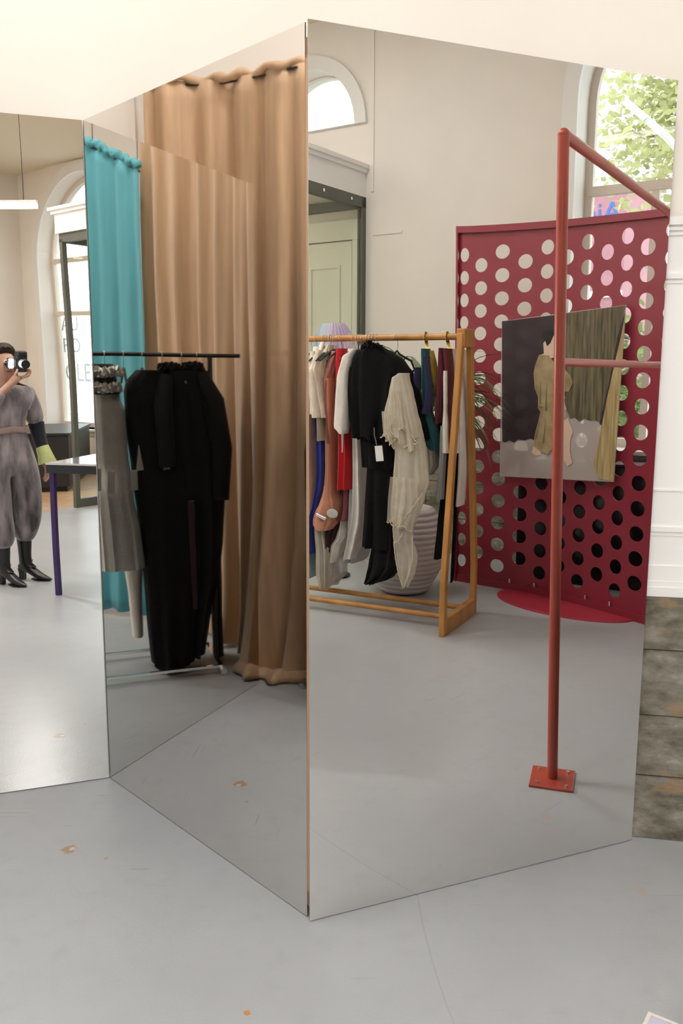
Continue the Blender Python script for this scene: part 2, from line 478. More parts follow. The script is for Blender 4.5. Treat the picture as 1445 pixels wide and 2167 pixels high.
# skirting of old stone on the window wall, ledge
pl = MB()
for i, (za, zb) in enumerate(((0, .31), (.315, .62), (.625, .93))):
    s = -0.80 - (i % 2) * 0.3
    while s < S_BACK - .01:
        e = min(s + 0.9, S_BACK)
        pl.box2((-0.03, max(s, -0.80), za), (0.0, e - 0.008, zb)); s = e
room('trim_4', pl, STONE)
room('trim_5', MB().box2((-0.008, -0.80, 2.755), (0, -0.50, 2.775)), CREAM)
room('trim_6', MB().box2((-0.012, -0.818, 3.12), (0, -0.79, CEIL)), CREAM)

# back wall beyond the mirrors: stone base of four courses, white panelling above
base = MB()
zc = [0, .223, .441, .672, .848]
for i in range(4):
    s = -4.2 + (0.31 if i % 2 else 0)
    edges = [-4.35] + [s + 1.9 * k for k in range(0, 8) if -3.3 < s + 1.9 * k < -0.05] + [0.0]
    for a, b in zip(edges, edges[1:]):
        base.box2((a + .003, S_BACK - 0.06 - 0.006 * ((i * 7 + int(a * 10)) % 3), zc[i] + .003), (b - .003, S_BACK + .01, zc[i + 1] - .002))
room('trim_7', base, STONE)
wp = MB().box2((-4.35, S_BACK - 0.035, .848), (0, S_BACK + .01, 2.06))
for za, zb, d in ((.848, .880, .047), (.880, .90, .043), (.90, .952, .040), (1.052, 1.060, .038), (1.066, 1.082, .042), (1.20, 1.206, .039), (1.858, 1.866, .038), (1.872, 1.888, .043), (2.004, 2.012, .040), (2.018, 2.028, .044), (2.034, 2.06, .048)):
    wp.box2((-4.35, S_BACK - d, za), (0, S_BACK + .01, zb))
room('trim_8', wp, WHITE)

# door in the window wall, inside the glass lobby
dm = mat('pale_green_door_paint', (0.84, 0.84, 0.76), 0.55)
dr = MB().box2((-0.035, -2.02, 0.0), (0.02, -1.0, 2.72))
for s0, s1, z0, z1 in ((-1.90, -1.56, 1.55, 2.52), (-1.46, -1.12, 1.55, 2.52), (-1.90, -1.56, .25, 1.35), (-1.46, -1.12, .25, 1.35)):
    dr.plate([(s0, z0), (s1, z0), (s1, z1), (s0, z1)], [[(s0 + .025, z0 + .025), (s1 - .025, z0 + .025), (s1 - .025, z1 - .025), (s0 + .025, z1 - .025)]], -0.012, lambda a, b, d: (-0.035 + d, a, b))
d1 = room('door_1', dr, dm)
MB().sphere((-0.09, -1.12, 1.05), .032).tube([(-.035, -1.12, 1.05), (-.09, -1.12, 1.05)], .012).build('door_handle', BRASS, d1, smooth=40)
cas = MB().box2((-0.05, -2.16, 0), (0.0, -2.03, 2.88)).box2((-0.05, -0.985, 0), (0.0, -0.89, 2.88)).box2((-0.055, -2.16, 2.73), (0.0, -0.89, 2.90))
room('trim_9', cas, dm)

# ------------------------------------------------------------------ mirrors: three tall acrylic sheets standing in a zigzag
def mirror(label, P, Q, m, edge_m, batten):
    P = Vector((*P, 0)); Q = Vector((*Q, 0)); d = Q - P; w = d.length
    rz = math.atan2(d.y, d.x)
    t = thing('mirror_panel', label, 'mirror', P, rz, None)
    sh = MB()
    z0, z1 = 0.004, 2.44
    # the face (x along the sheet, front at y = 0)
    sh.add([(0, 0, z0), (w, 0, z0), (w, 0, z1), (0, 0, z1)], [(0, 1, 2, 3)], 0)
    k = 0.004
    sh.add([(0, k, z0), (w, k, z0), (w, k, z1), (0, k, z1)], [(3, 2, 1, 0)], 1)
    vs = [(0, 0, z0), (w, 0, z0), (w, 0, z1), (0, 0, z1), (0, k, z0), (w, k, z0), (w, k, z1), (0, k, z1)]
    sh.add(vs, [(0, 4, 5, 1), (1, 5, 6, 2), (2, 6, 7, 3), (3, 7, 4, 0)], 1)
    sh.build('mirror_sheet', [m, edge_m], t)
    fr = MB()
    fr.box2((batten[0], k, 0.045), (batten[0] + .035, k + .018, 2.40)).box2((w - batten[1] - .035, k, 0.045), (w - batten[1], k + .018, 2.40))
    fr.box2((batten[0], k, 0.045), (w - batten[1], k + .018, .09)).box2((batten[0], k, 2.355), (w - batten[1], k + .018, 2.40))
    fr.build('backing_frame', BATTEN, t)
    return t
BATTEN = mat('raw_pine_batten', (0.50, 0.31, 0.19), 0.7, var=0.2, vscale=8, stretch=(1, 1, .2))
EDGE = mat('dark_mirror_edge', (0.10, 0.075, 0.06), 0.3)
EDGE2 = mat('bright_mirror_edge', (0.45, 0.40, 0.36), 0.25, metal=0.4)
mE = (-2.008, 2.8438); mA = (-0.905, 3.2343); mB = (-0.0962, 2.3511); mC = (-0.0871, 2.3297); mD = (0.9962, 2.7851)
M_CLEAR = mirror_mat('clear_mirror_acrylic', (0.885, 0.875, 0.855), 0.0, warp=.0006)
M_LEFT = mirror_mat('clear_mirror_acrylic_far', (0.90, 0.885, 0.865), 0.004, warp=.003)
M_SMOKE = mirror_mat('smoked_mirror_acrylic', (0.80, 0.775, 0.75), 0.024)
mirror('wide clear mirror sheet showing the oak clothes rack and red polka screen', mC, mD, M_CLEAR, EDGE2, (0.0, .05))
mirror('smoky tall mirror sheet showing a tan curtain and black dresses', mA, mB, M_SMOKE, EDGE, (.05, .06))
mirror('mirror sheet at the edge, cut off, showing the photographer and an arched window', mE, (mA[0] - .0032, mA[1] - .0012), M_LEFT, EDGE2, (.05, .06))

# ------------------------------------------------------------------ lamps
LED = mat('lit_tube', (1.0, 0.97, 0.90), 0.4, emit=TUBE_STRENGTH)
def pendant(label, a, b, group='linear pendant lamps'):
    a = Vector(a); b = Vector(b); c = (a + b) / 2
    t = thing('pendant_lamp', label, 'lamp', c, math.atan2((b - a).y, (b - a).x), group)
    h = (b - a).length / 2
    MB().tube([(-h, 0, 0), (h, 0, 0)], .028, 14).build('lamp_tube', LED, t, smooth=40)
    MB().box2((-h, -.03, .028), (h, .03, .05)).build('housing', WHITE, t)
    for x in (-h * .8, h * .8):
        MB().tube([(x, 0, .05), (x, 0, CEIL - c.z)], .004, 6).build('cable', BLACKMET, t)
    return t
pendant('lit white tube lamp hanging on wires in front of the arched window wall', (1.13, -2.62, 3.2), (0.10, -3.50, 3.2))
CLED = mat('fill_diffuser', (1.0, 0.99, 0.975), 0.5, emit=FILL_STRENGTH)
def added_ceiling_lamp(du, s, label):  # added fill lamps, all out of view, put in to brighten the room
    t = thing('added_ceiling_lamp', label, 'lamp', RM(du, s, CEIL), RZ, 'added ceiling lamps')
    MB().box2((-.16, -.75, -.05), (.16, .75, 0)).build('housing', WHITE, t)
    MB().box2((-.14, -.73, -.056), (.14, .73, -.049)).build('diffuser', CLED, t)
for du, s in ((-2.4, -0.6), (-4.6, 0.1), (-6.4, 1.5), (-4.6, -2.6), (-6.4, -4.6), (-3.6, -5.2), (-5.0, -6.7)):
    added_ceiling_lamp(du, s, 'flush white ceiling lamp, added out of view to brighten the room')

# ------------------------------------------------------------------ glass lobby round the door: dark steel frame, white cornice
W = lambda du, s, z: (du, s, z)
lob = thing('glass_lobby', 'glass lobby with bolted dark steel frame and white cornice round the door', 'lobby', RM(0, 0, 0), RZ)
SA, SB, DEP, ZT = -0.90, -3.24, -2.12, 3.08
q = .055
for nm, (x, y) in {'a': (-q / 2, SA), 'b': (DEP, SA), 'c': (DEP, SB), 'd': (-q / 2, SB)}.items():
    MB().box2((x - q / 2, y - q / 2, 0), (x + q / 2, y + q / 2, ZT - q)).build('post', STEEL, lob)
for a, b in (((0, SA), (DEP, SA)), ((DEP, SA), (DEP, SB)), ((DEP, SB), (0, SB)), ((-q / 2, SB), (-q / 2, SA))):
    e = q / 2
    MB().box2((min(a[0], b[0]) - (e if a[0] == b[0] else 0), min(a[1], b[1]) - e, ZT - .09), (max(a[0], b[0]) + (e if a[0] == b[0] else 0), max(a[1], b[1]) + e, ZT)).build('top_rail', STEEL, lob)
for a, b in (((DEP, SA), (DEP, SB + .9)), ((DEP, SB), (0, SB))):
    MB().box2((min(a[0], b[0]) - .02, min(a[1], b[1]) - .02, 0), (max(a[0], b[0]) + .02, max(a[1], b[1]) + .02, .09)).build('bottom_rail', STEEL, lob)
cor = MB()
for lo, hi, g in ((ZT, ZT + .20, .0), (ZT + .20, ZT + .235, .03), (ZT + .235, ZT + .27, .055)):
    cor.box2((DEP - q - g, SB - q - g, lo), (0, SA + q / 2 + g * .6, hi))
cor.build('cornice', WHITE, lob)
MB().box2((DEP, SB, ZT - .012), (0, SA, ZT - .002)).build('soffit', mat('pale_green_soffit', (0.74, 0.75, 0.67), .7), lob)
MB().lathe([(.001, ZT - .030), (.055, ZT - .030), (.062, ZT - .013), (.001, ZT - .013)], 24, (-.95, -1.75, 0)).build('downlight', mat('lit_downlight', (1.0, .90, .70), .4, emit=130.0), lob)
for k in range(5):
    MB().tube([(-.25 - k * .42, SA + q / 2 + .002, ZT - .045), (-.25 - k * .42, SA + q / 2 + .012, ZT - .045)], .014, 10).build('bolt', CHROME, lob)
MB().box2((DEP + q / 2, SA - .004, .09), (-q, SA + .004, ZT - .09)).build('side_pane', VGLASS, lob)
MB().box2((DEP - .004, SB + .9, .09), (DEP + .004, SA - q / 2, ZT - .09)).build('front_pane', VGLASS, lob)
MB().box2((DEP + q / 2, SB - .004, .09), (-q, SB + .004, ZT - .09)).build('side_pane', VGLASS, lob)

# ------------------------------------------------------------------ oak clothes rack and the clothes on it
RK_LOC = Vector((2.67, 0.79, 0)); RK_RZ = math.atan2(0.954, 0.30)
RL = 1.62; ZB = 1.785                       # length, bar height
rk = thing('clothes_rack', 'oak clothes rack with round bar, crowded with clothes', 'clothes rack', RK_LOC, RK_RZ)
def rack_end(x, nm):
    """an A-shaped end: two kinked legs, a top block and a foot board"""
    mb = MB()
    w, t = .036, .052
    for s in (1, -1):
        mb.beam((x, s * .285, 0), (x, s * .285, .34), t, w, up=(1, 0, 0))
        mb.beam((x, s * .285, .33), (x, s * .075, 1.80), t, w, up=(1, 0, 0))
    mb.box2((x - .026, -.095, 1.72), (x + .026, .095, 1.83))
    o = mb.build('end_frame', OAK, rk, bevel=.006)
    MB().box2((x - .022, -.285, .0), (x + .022, .285, .105)).build('foot_board', OAK, rk, bevel=.006)
rack_end(0.0, 'near'); rack_end(-RL, 'far')
MB().tube([(-RL, 0, ZB), (0, 0, ZB)], .020, 16).build('hanging_bar', OAK, rk, smooth=40)
for y in (.13, -.13):
    MB().tube([(-RL, y, .075), (0, y, .075)], .017, 14).build('floor_rail', OAK, rk, smooth=40)

def smooth_rows(rows, n):
    """resample (z, left, right) rows"""
    rows = sorted(rows, key=lambda q: -q[0])
    zs = [q[0] for q in rows]
    out = []
    for i in range(n + 1):
        z = zs[0] + (zs[-1] - zs[0]) * i / n
        j = 0
        while j < len(zs) - 2 and z < zs[j + 1]: j += 1
        z0, z1 = zs[j], zs[j + 1]
        t = 0 if abs(z0 - z1) < 1e-6 else (z0 - z) / (z0 - z1)
        t = max(0, min(1, t)); t2 = t * .5 + .5 * t * t * (3 - 2 * t)
        out.append((z, rows[j][1] * (1 - t2) + rows[j + 1][1] * t2, rows[j][2] * (1 - t2) + rows[j + 1][2] * t2))
    return out

def cloth(rows, depth, y0=0.0, folds=7, amp=.25, seed=1, n=30, m=44, flare=1.0, ragged=0.0, d_top=None):
    """a hanging garment: rings that follow the rows' outline, with vertical folds that deepen towards the hem"""
    rnd = random.Random(seed)
    ph = [rnd.uniform(0, 6.28) for _ in range(4)]
    rr = smooth_rows(rows, n)
    rings = []
    for i, (z, a, b) in enumerate(rr):
        t = i / n
        c = (a + b) / 2; hw = max(.004, (b - a) / 2)
        d0 = depth if d_top is None else d_top + (depth - d_top) * min(1, t * 3)
        d = d0 * (1 + (flare - 1) * t)
        ring = []
        for k in range(m):
            th = 2 * math.pi * k / m
            cx, sy = math.cos(th), math.sin(th)
            ex = math.copysign(abs(cx) ** .75, cx); ey = math.copysign(abs(sy) ** .75, sy)
            f = math.sin(folds * th + ph[0] + 1.2 * t) * .6 + math.sin((folds * 1.7) // 1 * th + ph[1] - t) * .4
            g = amp * (.25 + .75 * t)
            s = 1 + f * g
            x = c + hw * ex * (1 + .25 * (s - 1)); y = y0 + d * ey * s
            zz = z
            if i == n: zz = z + ragged * math.sin(3 * th + ph[2])
            if t < .04: x = c + (x - c) * .9
            ring.append((x, y, max(.012, zz)))
        rings.append(ring)
    return MB().rings(rings, cap=True)

RACK= {'pink_lace':[[1.604,-1.086,-1.043],[1.53,-1.086,-1.04],[1.344,-1.087,-1.033],[1.157,-1.083,-1.026],[0.904,-1.084,-1.023],[0.711,-1.085,-1.037],[0.515,-1.085,-1.063]],'peach':[[1.653,-1.025,-0.997],[1.205,-1.029,-1.001],[1.095,-1.033,-1.005],[1.026,-1.022,-0.997],[0.906,-1.023,-0.99],[0.778,-1.041,-0.983],[0.649,-1.066,-0.983],[0.518,-1.085,-0.998],[0.418,-1.082,-1.041]],'ivory_slip':[[0.742,-1.088,-1.07],[0.417,-1.085,-1.063],[0.21,-1.082,-1.06]],'kimono':[[1.732,-0.998,-0.96],[1.696,-0.992,-0.94],[1.622,-0.985,-0.929],[1.532,-0.974,-0.912],[1.411,-0.968,-0.885],[1.281,-0.957,-0.857]],'blouse':[[1.743,-0.924,-0.896],[1.698,-0.955,-0.893],[1.592,-0.962,-0.9],[1.439,-0.962,-0.892],[1.286,-0.948,-0.885],[1.131,-0.944,-0.881]],'grey_strip':[[1.529,-1.062,-1.023],[1.262,-1.059,-1.019],[1.071,-1.048,-1.022]],'blue':[[1.592,-0.969,-0.941],[1.207,-0.965,-0.937],[1.13,-0.962,-0.912],[0.942,-0.955,-0.909],[0.834,-0.962,-0.908],[0.718,-0.983,-0.933],[0.586,-1.019,-0.979],[0.488,-1.038,-0.99],[0.374,-1.041,-0.987]],'white_pleat':[[1.592,-0.9,-0.872],[1.132,-0.909,-0.856],[0.945,-0.905,-0.852],[0.818,-0.912,-0.862],[0.721,-0.947,-0.89],[0.638,-0.976,-0.933],[0.526,-0.987,-0.925],[0.397,-0.979,-0.904],[0.251,-0.983,-0.9],[0.148,-0.947,-0.9]],'pale_blue':[[0.73,-1.096,-1.037],[0.399,-1.111,-1.044],[0.189,-1.112,-1.044]],'dusty_top':[[1.704,-0.893,-0.831],[1.653,-0.903,-0.838],[1.531,-0.903,-0.854],[1.379,-0.896,-0.857],[1.226,-0.881,-0.85],[1.114,-0.867,-0.842]],'nude':[[1.531,-0.884,-0.849],[1.098,-0.878,-0.84],[0.909,-0.888,-0.842],[0.781,-0.909,-0.838],[0.717,-0.938,-0.817],[0.652,-0.981,-0.809],[0.586,-0.995,-0.837],[0.54,-0.966,-0.873]],'red':[[1.718,-0.831,-0.763],[1.592,-0.831,-0.769],[1.167,-0.815,-0.732],[1.044,-0.818,-0.725],[0.816,-0.827,-0.73]],'rose':[[1.593,-0.787,-0.76],[1.071,-0.791,-0.742],[0.82,-0.803,-0.747],[0.693,-0.803,-0.75],[0.602,-0.837,-0.756]],'oxblood':[[0.903,-0.91,-0.839],[0.58,-0.953,-0.838],[0.48,-0.963,-0.866],[0.344,-0.952,-0.909]],'jacket_body':[[1.718,-0.784,-0.703],[1.652,-0.8,-0.716],[1.532,-0.793,-0.752],[1.29,-0.798,-0.747],[1.198,-0.791,-0.743],[1.059,-0.783,-0.756]],'jacket_sleeve':[[1.707,-0.664,-0.622],[1.665,-0.73,-0.661],[1.534,-0.766,-0.693],[1.387,-0.778,-0.692],[1.224,-0.788,-0.698],[1.186,-0.744,-0.707]],'white_trousers':[[1.593,-0.708,-0.675],[1.231,-0.719,-0.672],[0.924,-0.713,-0.662],[0.738,-0.716,-0.654],[0.612,-0.725,-0.656],[0.482,-0.752,-0.686],[0.358,-0.779,-0.716]],'white_shirt':[[1.593,-0.74,-0.705],[0.906,-0.758,-0.713],[0.373,-0.782,-0.704],[0.321,-0.825,-0.714]],'slip':[[0.812,-0.814,-0.786],[0.577,-0.834,-0.795],[0.488,-0.862,-0.801],[0.419,-0.902,-0.844],[0.309,-0.905,-0.872]],'organza':[[0.701,-0.968,-0.881],[0.405,-0.99,-0.862],[0.305,-0.997,-0.858],[0.205,-0.989,-0.861],[0.128,-0.978,-0.933]],'gown_bodice':[[1.726,-0.565,-0.485],[1.692,-0.629,-0.416],[1.644,-0.67,-0.341],[1.579,-0.683,-0.297],[1.479,-0.682,-0.326],[1.335,-0.668,-0.355],[1.175,-0.658,-0.377]],'gown_tunic':[[1.248,-0.615,-0.369],[0.981,-0.594,-0.343]],'gown_skirt':[[1.016,-0.571,-0.344],[0.66,-0.584,-0.338],[0.47,-0.596,-0.335]],'gown_under':[[0.663,-0.532,-0.338],[0.473,-0.536,-0.335],[0.36,-0.552,-0.34],[0.289,-0.565,-0.397],[0.235,-0.574,-0.518]],'gown_sleeve':[[1.649,-0.406,-0.341],[1.565,-0.321,-0.269],[1.398,-0.257,-0.214],[1.173,-0.191,-0.155]],'lace':[[1.566,-0.31,-0.261],[1.538,-0.352,-0.258],[1.454,-0.369,-0.229],[1.343,-0.396,-0.203],[1.258,-0.404,-0.177],[1.188,-0.4,-0.161]],'lace_skirt':[[1.245,-0.36,-0.171],[1.091,-0.333,-0.138],[0.92,-0.343,-0.119],[0.833,-0.348,-0.145],[0.701,-0.352,-0.185],[0.657,-0.345,-0.209]],'lace_under':[[0.745,-0.34,-0.192],[0.569,-0.338,-0.225],[0.454,-0.32,-0.186],[0.35,-0.3,-0.209],[0.275,-0.267,-0.252]],'teal_top':[[1.712,-0.241,-0.195],[1.65,-0.237,-0.188],[1.537,-0.234,-0.185],[1.395,-0.228,-0.176],[1.294,-0.214,-0.174]],'teal_low':[[1.331,-0.234,-0.166],[1.28,-0.233,-0.153],[1.222,-0.226,-0.127],[1.15,-0.218,-0.11],[1.102,-0.167,-0.112]],'navy_left':[[1.6,-0.257,-0.241],[1.537,-0.268,-0.237],[1.45,-0.279,-0.235],[1.364,-0.277,-0.206],[1.301,-0.26,-0.192]],'navy_right':[[1.665,-0.2,-0.184],[1.566,-0.191,-0.17],[1.48,-0.18,-0.153],[1.394,-0.194,-0.154],[1.322,-0.22,-0.174]],'yellow':[[1.702,-0.215,-0.194],[1.623,-0.201,-0.173],[1.566,-0.191,-0.16],[1.509,-0.18,-0.152],[1.446,-0.163,-0.151]],'white_scarf':[[1.537,-0.198,-0.183],[1.365,-0.17,-0.151],[1.25,-0.167,-0.143],[1.175,-0.228,-0.187],[1.074,-0.217,-0.145],[1.0,-0.206,-0.152],[0.94,-0.204,-0.189]],'maroon_a':[[1.715,-0.128,-0.103],[1.651,-0.132,-0.093],[1.538,-0.136,-0.087],[1.367,-0.138,-0.092],[1.266,-0.142,-0.099]],'maroon_b':[[1.712,-0.103,-0.064],[1.538,-0.084,-0.051],[1.397,-0.078,-0.053],[1.254,-0.062,-0.038],[1.111,-0.052,-0.022]],'black_long':[[1.665,-0.136,-0.109],[1.336,-0.131,-0.107],[1.249,-0.145,-0.092],[0.958,-0.132,-0.054],[0.78,-0.127,-0.062],[0.659,-0.14,-0.078],[0.414,-0.157,-0.119]],'white_a':[[1.58,-0.079,-0.061],[1.342,-0.073,-0.055],[1.257,-0.08,-0.044],[1.091,-0.076,-0.034]],'white_b':[[1.714,-0.11,-0.085],[1.595,-0.094,-0.064],[1.393,-0.089,-0.062],[1.073,-0.066,-0.05]],'grey':[[1.253,-0.092,-0.065],[1.086,-0.094,-0.058],[0.934,-0.103,-0.063],[0.81,-0.109,-0.066]],'black_tail':[[1.247,-0.08,-0.062],[0.651,-0.09,-0.071],[0.282,-0.1,-0.081],[0.234,-0.099,-0.093]],'white_leg':[[1.711,-0.084,-0.065],[1.42,-0.061,-0.039],[0.945,-0.063,-0.029],[0.732,-0.07,-0.048]]}
HANGERS = []
def hanger(x, y_dir=True, z=ZB, label='black velvet hanger on the oak bar', parent_loc=RK_LOC, rz=RK_RZ, group='hangers on the oak rack', wide=.19, rbar=.020):
    """a wire hook with padded arms; the arms run across the bar"""
    t = thing('clothes_hanger', label, 'hanger', parent_loc + Matrix.Rotation(rz, 3, 'Z') @ Vector((x, 0, z)), rz + (0 if y_dir else 1.15), group)
    rh = rbar + .003
    pts = [(0, rh * math.cos(R(a)), rh * math.sin(R(a))) for a in range(-35, 200, 18)]
    pts += [(0, -rh * .7, -.025), (0, -.004, -.045), (0, 0, -.075)]
    MB().tube(pts, .0018, 6).build('hook', CHROME, t, smooth=60)
    arm = [(0, -wide, -.145), (0, -wide * .55, -.105), (0, -.02, -.075), (0, .02, -.075), (0, wide * .55, -.105), (0, wide, -.145)]
    MB().tube(arm, [.005, .007, .008, .008, .007, .005], 8).build('arms', BLACKVEL, t, smooth=60)
    return t

def garment(name, label, cat, x0=None, group=None):
    t = thing(name, label, cat, RK_LOC, RK_RZ, group)
    return t
F = {}
def fab(n, rgb, **k):
    if n not in F: F[n] = fabric(n, srgb(*rgb), **k)
    return F[n]
IV = fab('ivory_cotton', (226, 214, 196)); IVS = fab('ivory_satin', (208, 198, 172), rough=.35, bump=.1)
WH = fab('white_cotton', (236, 230, 222)); OFFW = fab('off_white_pleated', (214, 206, 190))
BLK = fab('black_crepe', (5, 5, 6), bump=.4, sheen=0, spec=.2); BLK2 = fab('black_jersey', (8, 8, 10), sheen=0, spec=.25)
MAR = fab('maroon_jersey', (92, 18, 34)); TEAL = fab('teal_swim_fabric', (10, 70, 76)); NAVY = fab('navy_velvet', (38, 34, 78))
def G(key): return RACK[key]
def simple(name, label, cat, key, m, depth=.17, y0=0.0, part=None, **k):
    o = cloth(G(key), depth, y0, **k).build(name, m, None, smooth=60)
    o.location = RK_LOC; o.rotation_euler = (0, 0, RK_RZ)
    tag(o, label, cat)
    return o
def top_bridge(t, key, m, depth=.15, x=None):
    """the shoulders of a garment, sloping down from the hanger's neck"""
    z, a, b = G(key)[0]
    xm = (a + b) / 2 if x is None else x
    mb = MB()
    rings = []
    for i in range(9):
        y = -depth + 2 * depth * i / 8
        dz = .045 * (1 - abs(y) / depth)
        hw = (b - a) / 2
        rings.append([(xm - hw, y, z - .03), (xm - hw * .5, y, z - .005 + dz * .6), (xm, y, z + dz), (xm + hw * .5, y, z - .005 + dz * .6), (xm + hw, y, z - .03)])
    mb.rings(rings, cap=True)
    return mb.build('shoulders', m, t, smooth=60)
def edge_on(name, label, cat, keys, mats_, depth=.17, hang=True, y0=0.0, **k):
    """a garment hung across the bar, seen from its side"""
    t = garment(name, label, cat)
    for i, (kk, pn) in enumerate(keys):
        mm = mats_[i] if isinstance(mats_, (list, tuple)) else mats_
        cloth(G(kk), depth, y0, seed=hash_(kk), **k).build(pn, mm, t, smooth=60)
    return t
def hash_(s): return sum((i + 1) * ord(c) for i, c in enumerate(s)) % 9973

# the left end of the bar
skirt = edge_on('lace_skirt', 'pale pink lace skirt clipped at the mirror edge end of the oak rack', 'skirt', [('pink_lace', 'skirt_body')], fab('pink_lilac_lace', (206, 172, 182), var=.35, vscale=45, bump=.6, bscale=120), depth=.14, amp=.12)
MB().box2((-1.088, -.15, 1.606), (-1.040, .15, 1.632)).build('clip_bar', BLACKVEL, skirt)
MB().tube([(-1.064, 0, 1.632), (-1.064, 0, 1.70)], .004, 8).build('clip_neck', BLACKMET, skirt)
edge_on('satin_dress', 'peach satin slip dress beside the pink lace skirt', 'dress', [('peach', 'dress_body')], fab('peach_satin', (226, 178, 148), rough=.38, bump=.1), depth=.13, amp=.2)
edge_on('slip_dress', 'narrow ivory slip hanging lowest at the mirror edge end of the rack', 'dress', [('ivory_slip', 'dress_body')], OFFW, depth=.12)
edge_on('linen_vest', 'grey white sleeveless top between peach dress and blue gown', 'top', [('grey_strip', 'top_body')], fab('grey_white_linen', (190, 190, 186)), depth=.12, y0=-.05)
kim = edge_on('kimono_jacket', 'ivory jacket with wide square sleeves and raised collar, second cream piece on the rack', 'jacket', [('kimono', 'jacket_body')], IV, depth=.16, y0=.06, folds=5, amp=.3, d_top=.04)
MB().tube([(-.985, .12, 1.70), (-.975, .13, 1.55), (-.955, .15, 1.30)], [.03, .038, .05], 12, flat=.55).build('sleeve', IV, kim, smooth=60)
MB().tube([(-.985, -.05, 1.71), (-.97, .02, 1.752), (-.95, .09, 1.70)], .014, 8).build('collar', WH, kim, smooth=60)
edge_on('silk_blouse', 'pale champagne satin blouse between the ivory jacket and the dusty pink top', 'blouse', [('blouse', 'blouse_body')], IVS, depth=.16, amp=.35, d_top=.05)
edge_on('evening_gown', 'long royal blue gown swinging low on the rack', 'dress', [('blue', 'gown_body')], fab('royal_blue_crepe', (30, 44, 138), rough=.5), depth=.11, y0=.02)
edge_on('pleated_gown', 'long off white pleated gown next to the royal blue one', 'dress', [('white_pleat', 'gown_body')], OFFW, depth=.11, folds=13, amp=.3)
edge_on('pencil_skirt', 'pale blue skirt hem below the royal blue gown', 'skirt', [('pale_blue', 'skirt_body')], fab('pale_blue_wool', (158, 184, 192)), depth=.14, amp=.1)
edge_on('crop_top', 'dusty pink fine knit top between cream blouse and red dress', 'top', [('dusty_top', 'top_body')], fab('dusty_pink_knit', (178, 112, 106)), depth=.15, amp=.25, d_top=.06)
nude = edge_on('cut_out_dress', 'tan bodycon dress with round cut-out and silver security tag', 'dress', [('nude', 'dress_body')], fab('tan_jersey', (196, 132, 104), rough=.6), depth=.09, amp=.1, y0=.06)
MB().lathe([(.001, 0), (.038, .002), (.040, .008), (.034, .010)], 24).build('cut_out', fab('pale_grey_lining', (186, 184, 178)), nude).matrix_local = Matrix.Translation((-.815, .158, .665)) @ Matrix.Rotation(R(-90), 4, 'X') @ Matrix.Scale(.75, 4, (0, 1, 0))
MB().tube([(-.93, .165, .65), (-.86, .165, .625)], .013, 14).build('security_tag', CHROME, nude, smooth=40)
edge_on('shift_dress', 'bright red shift dress behind the white jacket', 'dress', [('red', 'dress_body')], fab('scarlet_crepe', (196, 12, 24)), depth=.13, amp=.12)
edge_on('midi_dress', 'dusty rose dress hanging behind the scarlet one', 'dress', [('rose', 'dress_body')], fab('dusty_rose_crepe', (140, 76, 78)), depth=.12, y0=-.04)
edge_on('velvet_skirt', 'dark oxblood skirt tapering below the tan dress', 'skirt', [('oxblood', 'skirt_body')], fab('oxblood_velvet', (58, 20, 24)), depth=.10, y0=-.04)
jk = edge_on('linen_jacket', 'white linen jacket with wide bell sleeve beside the black gown', 'jacket', [('jacket_body', 'jacket_body')], WH, depth=.12, amp=.2, d_top=.06)
cloth(G('jacket_sleeve'), .05, .18, folds=3, amp=.15, seed=3).build('sleeve', WH, jk, smooth=60)
edge_on('wide_trousers', 'long white trousers hanging between scarlet dress and black gown', 'trousers', [('white_trousers', 'trouser_legs')], WH, depth=.10, folds=4, amp=.2)
edge_on('long_shirt', 'white and grey striped shirt tail under the black gown', 'shirt', [('white_shirt', 'shirt_body')], fab('striped_grey_shirting', (196, 196, 200)), depth=.13, y0=-.08)
edge_on('slip_skirt', 'white curved slip beside the oxblood skirt', 'skirt', [('slip', 'skirt_body')], WH, depth=.09, y0=-.05)
edge_on('organza_skirt', 'clear organza skirt with ragged hem, lowest behind the tan dress', 'skirt', [('organza', 'skirt_body')], sheer_mat('clear_organza', (.80, .77, .74), .5), depth=.10, y0=-.08, folds=9, amp=.3, ragged=.02)

# the black gown, turned to face out
bg_ = garment('ruffled_gown', 'long black gown with ruffled collar, white tag and layered skirts', 'dress')
cloth(G('gown_bodice'), .085, .16, folds=9, amp=.28, seed=5, n=36, m=60).build('bodice', BLK, bg_, smooth=60)
cloth(G('gown_tunic'), .07, .16, folds=8, amp=.25, seed=6, m=60).build('tunic', BLK, bg_, smooth=60)
cloth(G('gown_skirt'), .065, .15, folds=8, amp=.3, seed=8, m=60).build('skirt', BLK, bg_, smooth=60)
cloth(G('gown_under'), .055, .15, folds=9, amp=.35, seed=9, m=60).build('underskirt', BLK2, bg_, smooth=60)
cloth([(z, a, b) for z, a, b in G('gown_sleeve')], .03, .17, folds=3, amp=.1, seed=4).build('sleeve', BLK, bg_, smooth=60)
cloth([(1.60, -.69, -.63), (1.45, -.70, -.62), (1.30, -.69, -.61), (1.16, -.665, -.60)], .05, .16, folds=4, amp=.2, seed=12).build('sleeve', BLK, bg_, smooth=60)
def frill(pts, r, m, parent, name, amp=.01, n=60):
    """a gathered edge that wanders round its path"""
    P = [Vector(p) for p in pts]; out = []
    for i in range(n + 1):
        t = i / n * (len(P) - 1); j = min(int(t), len(P) - 2); q = P[j].lerp(P[j + 1], t - j)
        out.append(q + Vector((math.sin(i * 2.1) * amp * .5, math.cos(i * 1.7) * amp, math.sin(i * 2.9) * amp)))
    return MB().tube(out, r, 6).build(name, m, parent, smooth=60)
